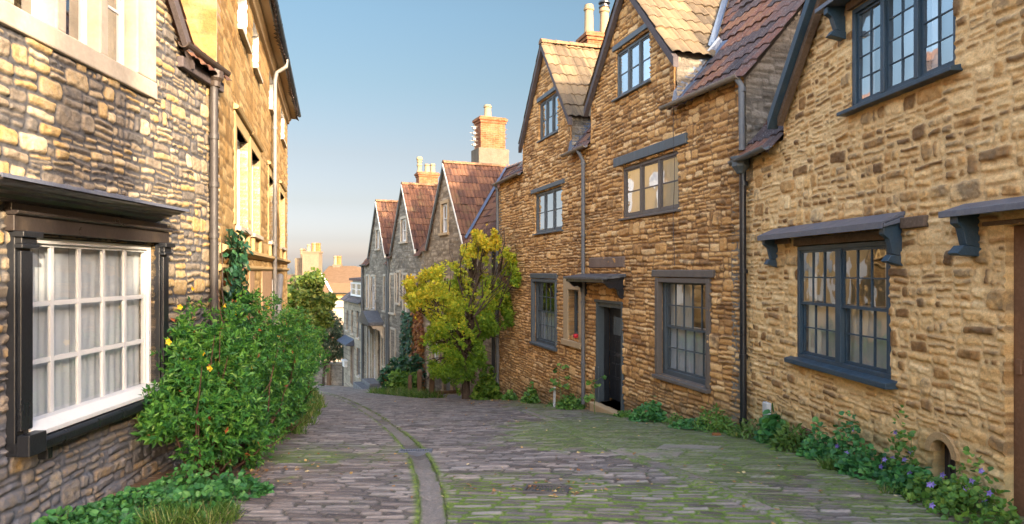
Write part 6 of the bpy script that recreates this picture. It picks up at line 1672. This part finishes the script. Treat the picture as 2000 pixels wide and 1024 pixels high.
# ================================================================== fence
def fence():
    Yf = {843.5: 19.6, 820: 20.6, 801: 22.3, 780: 24.0}
    H = thing('fence', (-2.4, 19.6, float(gz0(19.6))), 'small weathered timber post and rail fence with a hanging chain', 'fence')
    tops = {}
    for px, Y in Yf.items():
        x = (px - CX) / FPX * Y; z = float(gz0(Y)) - .05; h = .88 if px > 810 else .72; r = .075 if px > 810 else .06
        m = MB(); m.poly([(x + a * r, Y + b * r, zz) for zz, k in ((z - .1, 1), (z + h - .05, 1), (z + h, .4)) for a, b in ((-k, -k), (k, -k), (k, k), (-k, k))],
                         [(0, 1, 5, 4), (1, 2, 6, 5), (2, 3, 7, 6), (3, 0, 4, 7), (4, 5, 9, 8), (5, 6, 10, 9), (6, 7, 11, 10), (7, 4, 8, 11), (8, 9, 10, 11)])
        m.out('post', M['post'], H, bevel=.012); tops[px] = (x, Y, z + h)
    x, Y, z = tops[843.5]; x2 = (905 - CX) / FPX * 19.9
    for zz in (z - .10, z - .70):
        m = MB(); P = [(a, b, c) for a, b in ((x + .07, Y), (x2, Y + .3)) for b, c in ((b - .03, zz - .05), (b + .03, zz - .05), (b + .03, zz + .05), (b - .03, zz + .05))]
        m.poly(P, [(0, 3, 2, 1), (4, 5, 6, 7), (0, 1, 5, 4), (1, 2, 6, 5), (2, 3, 7, 6), (3, 0, 4, 7)]); m.out('rail', M['post'], H, bevel=.008)
    a = np.array(tops[820]); b = np.array(tops[843.5])
    for dz, sag in ((.08, .22), (.62, .16)):
        m = MB(); n = 16; P = []
        for i in range(n + 1):
            t = i / n; p = a + (b - a) * t; p[2] -= dz + sag * 4 * t * (1 - t); P.append(tuple(p))
        m.tube(P, .018, 6); m.out('chain', M['bark_red'], H)
fence()

# ================================================================== drains and small things in the lane
def drain(name, label, px, py, w, l, mat, ang, bars, rise=.012, group='iron drain grates in the lane'):
    x, y = gp(px, py); H = thing(name, (x, y, float(gz(x, y))), label, 'drain', group)
    sl_ = float((gz0(y + .1) - gz0(y - .1)) / .2); ca, sa = math.cos(R(ang)), math.sin(R(ang)); z0 = float(gz(x, y)) + rise
    def P(a, b, c): X = a * ca - b * sa; Y = a * sa + b * ca; return (x + X, y + Y, z0 + Y * sl_ + c)
    def bx(m, a0, a1, b0, b1, c0, c1):
        m.poly([P(a, b, c) for c in (c0, c1) for a, b in ((a0, b0), (a1, b0), (a1, b1), (a0, b1))], [(0, 3, 2, 1), (4, 5, 6, 7), (0, 1, 5, 4), (1, 2, 6, 5), (2, 3, 7, 6), (3, 0, 4, 7)])
    m = MB(); t = .022
    bx(m, -w, w, -l, -l + t, -.04, .02); bx(m, -w, w, l - t, l, -.04, .02); bx(m, -w, -w + t, -l + t, l - t, -.04, .02); bx(m, w - t, w, -l + t, l - t, -.04, .02)
    m.out('frame', mat, H, bevel=.003)
    m = MB(); n = bars
    for i in range(n):
        a = -w + t + (2 * w - 2 * t) * (i + .5) / n; bx(m, a - .006, a + .006, -l + t, l - t, -.03, .012)
    m.out('grate', mat, H)
    m = MB(); bx(m, -w + .005, w - .005, -l + .005, l - .005, -.038, -.030); m.out('sump', M['room'], H)
drain('channel_grate', 'bluish metal grate across the gutter channel', 812, 884, .17, .10, M['blue_iron'], 4, 12, rise=.016)
drain('drain_grate', 'dark rusty drain grate among the mossy setts', 1068, 962, .17, .12, M['iron'], -10, 12)

def litter():
    rs = np.random.RandomState(99); C = []; 
    def put(n, px, py, sx, sy):
        c = gp(px, py)
        for i in range(n): C.append((c[0] + rs.normal() * sx, c[1] + rs.normal() * sy))
    put(420, 1000, 785, 1.0, 1.6); put(180, 930, 775, .5, .8); put(90, 1150, 830, 1.6, 1.5); put(60, 1250, 930, 1.4, .9); put(30, 1500, 960, .7, .5); put(110, 470, 925, .4, .3); put(30, 900, 950, 1.6, .8)
    put(60, 1050, 960, .35, .15); put(24, 600, 900, .6, .5)
    C = np.array(C); k = (C[:, 0] < rx(C[:, 1]) - .05) & (C[:, 0] > lx(C[:, 1]) + .05) & (C[:, 1] > 3.9); C = C[k]; n = len(C)
    P = np.stack([C[:, 0], C[:, 1], gz(C[:, 0], C[:, 1]) + .026], -1); D = rs.normal(size=(n, 3)); D[:, 2] *= .15; N = np.array([0, 0, 1.0]) + rs.normal(size=(n, 3)) * .3
    L = rs.uniform(.014, .040, n) * (1 + .02 * C[:, 1])
    tag(leaves('fallen_leaves', P, D, N, L, L * .8, rs.rand(n), M['dryleaf'], None, 'maple', fold=.3), 'brown and yellow fallen leaves scattered over the setts', 'leaves', kind='stuff')
litter()
# red poppy on the downpipe
p = FR2.p(FR2.s(1136), FR2.z(1136, 656), .13); m = MB()
m.lathe((p[0], p[1], p[2]), [(.01, -.045), (.05, -.03), (.055, 0), (.05, .03), (.01, .045)], 10); H = tag(m.out('poppy', M['red']), 'small red paper poppy tied to the grey downpipe by the door', 'poppy')
m = MB(); m.lathe((p[0] - .04, p[1] - .03, p[2]), [(.005, -.015), (.018, 0), (.005, .015)], 8); m.out('centre', M['black'], H)
# broken brick at the wall foot
x, y = wp(FR1, 1478, .5); z = float(gz(x, y)); m = MB(); 
m.poly([(x + a, y + b, z + c) for c in (0, .045) for a, b in ((-.05, -.03), (.05, -.04), (.055, .035), (-.045, .04))], [(0, 3, 2, 1), (4, 5, 6, 7), (0, 1, 5, 4), (1, 2, 6, 5), (2, 3, 7, 6), (3, 0, 4, 7)])
tag(m.out('brick_piece', M['pot_orange'], bevel=.012), 'broken red brick lying by the weeds near the black downpipe', 'brick')
# hidden from the lane: the golden house whose sunlit front is mirrored in the cottage windows
H = thing('golden_house', (-9, 22, -3), 'golden stone house further down on the left, hidden by the tall house', 'house')
m = MB(); P = [(x, y, z) for z in (-4, 6.5) for x, y in ((-6.45, 17.6), (-9.4, 25.6), (-15, 24), (-12, 16.0))]
m.poly(P, [(0, 1, 5, 4), (1, 2, 6, 5), (2, 3, 7, 6), (3, 0, 4, 7)]); m.out('wall', M['bath_gold'], H)
m = MB(); m.poly(P[4:] + [(-9.6, 17.2, 8.4), (-12.2, 24.6, 8.4)], [(0, 1, 5, 4), (2, 3, 4, 5), (0, 4, 3), (1, 2, 5)]); m.out('roof', M['tile_dark_plain'], H)
m = MB()
for t in (.2, .5, .8):
    for z0, z1 in ((0.5, 2), (3.6, 5)):
        x, y = -6.45 - 2.95 * t, 17.6 + 8 * t; dx, dy = -.345 * .4, .94 * .4; nx, ny = .05, .02
        m.poly([(x - dx + nx, y - dy + ny, z0), (x + dx + nx, y + dy + ny, z0), (x + dx + nx, y + dy + ny, z1), (x - dx + nx, y - dy + ny, z1)], [(0, 1, 2, 3)])
m.out('window', M['white'], H)
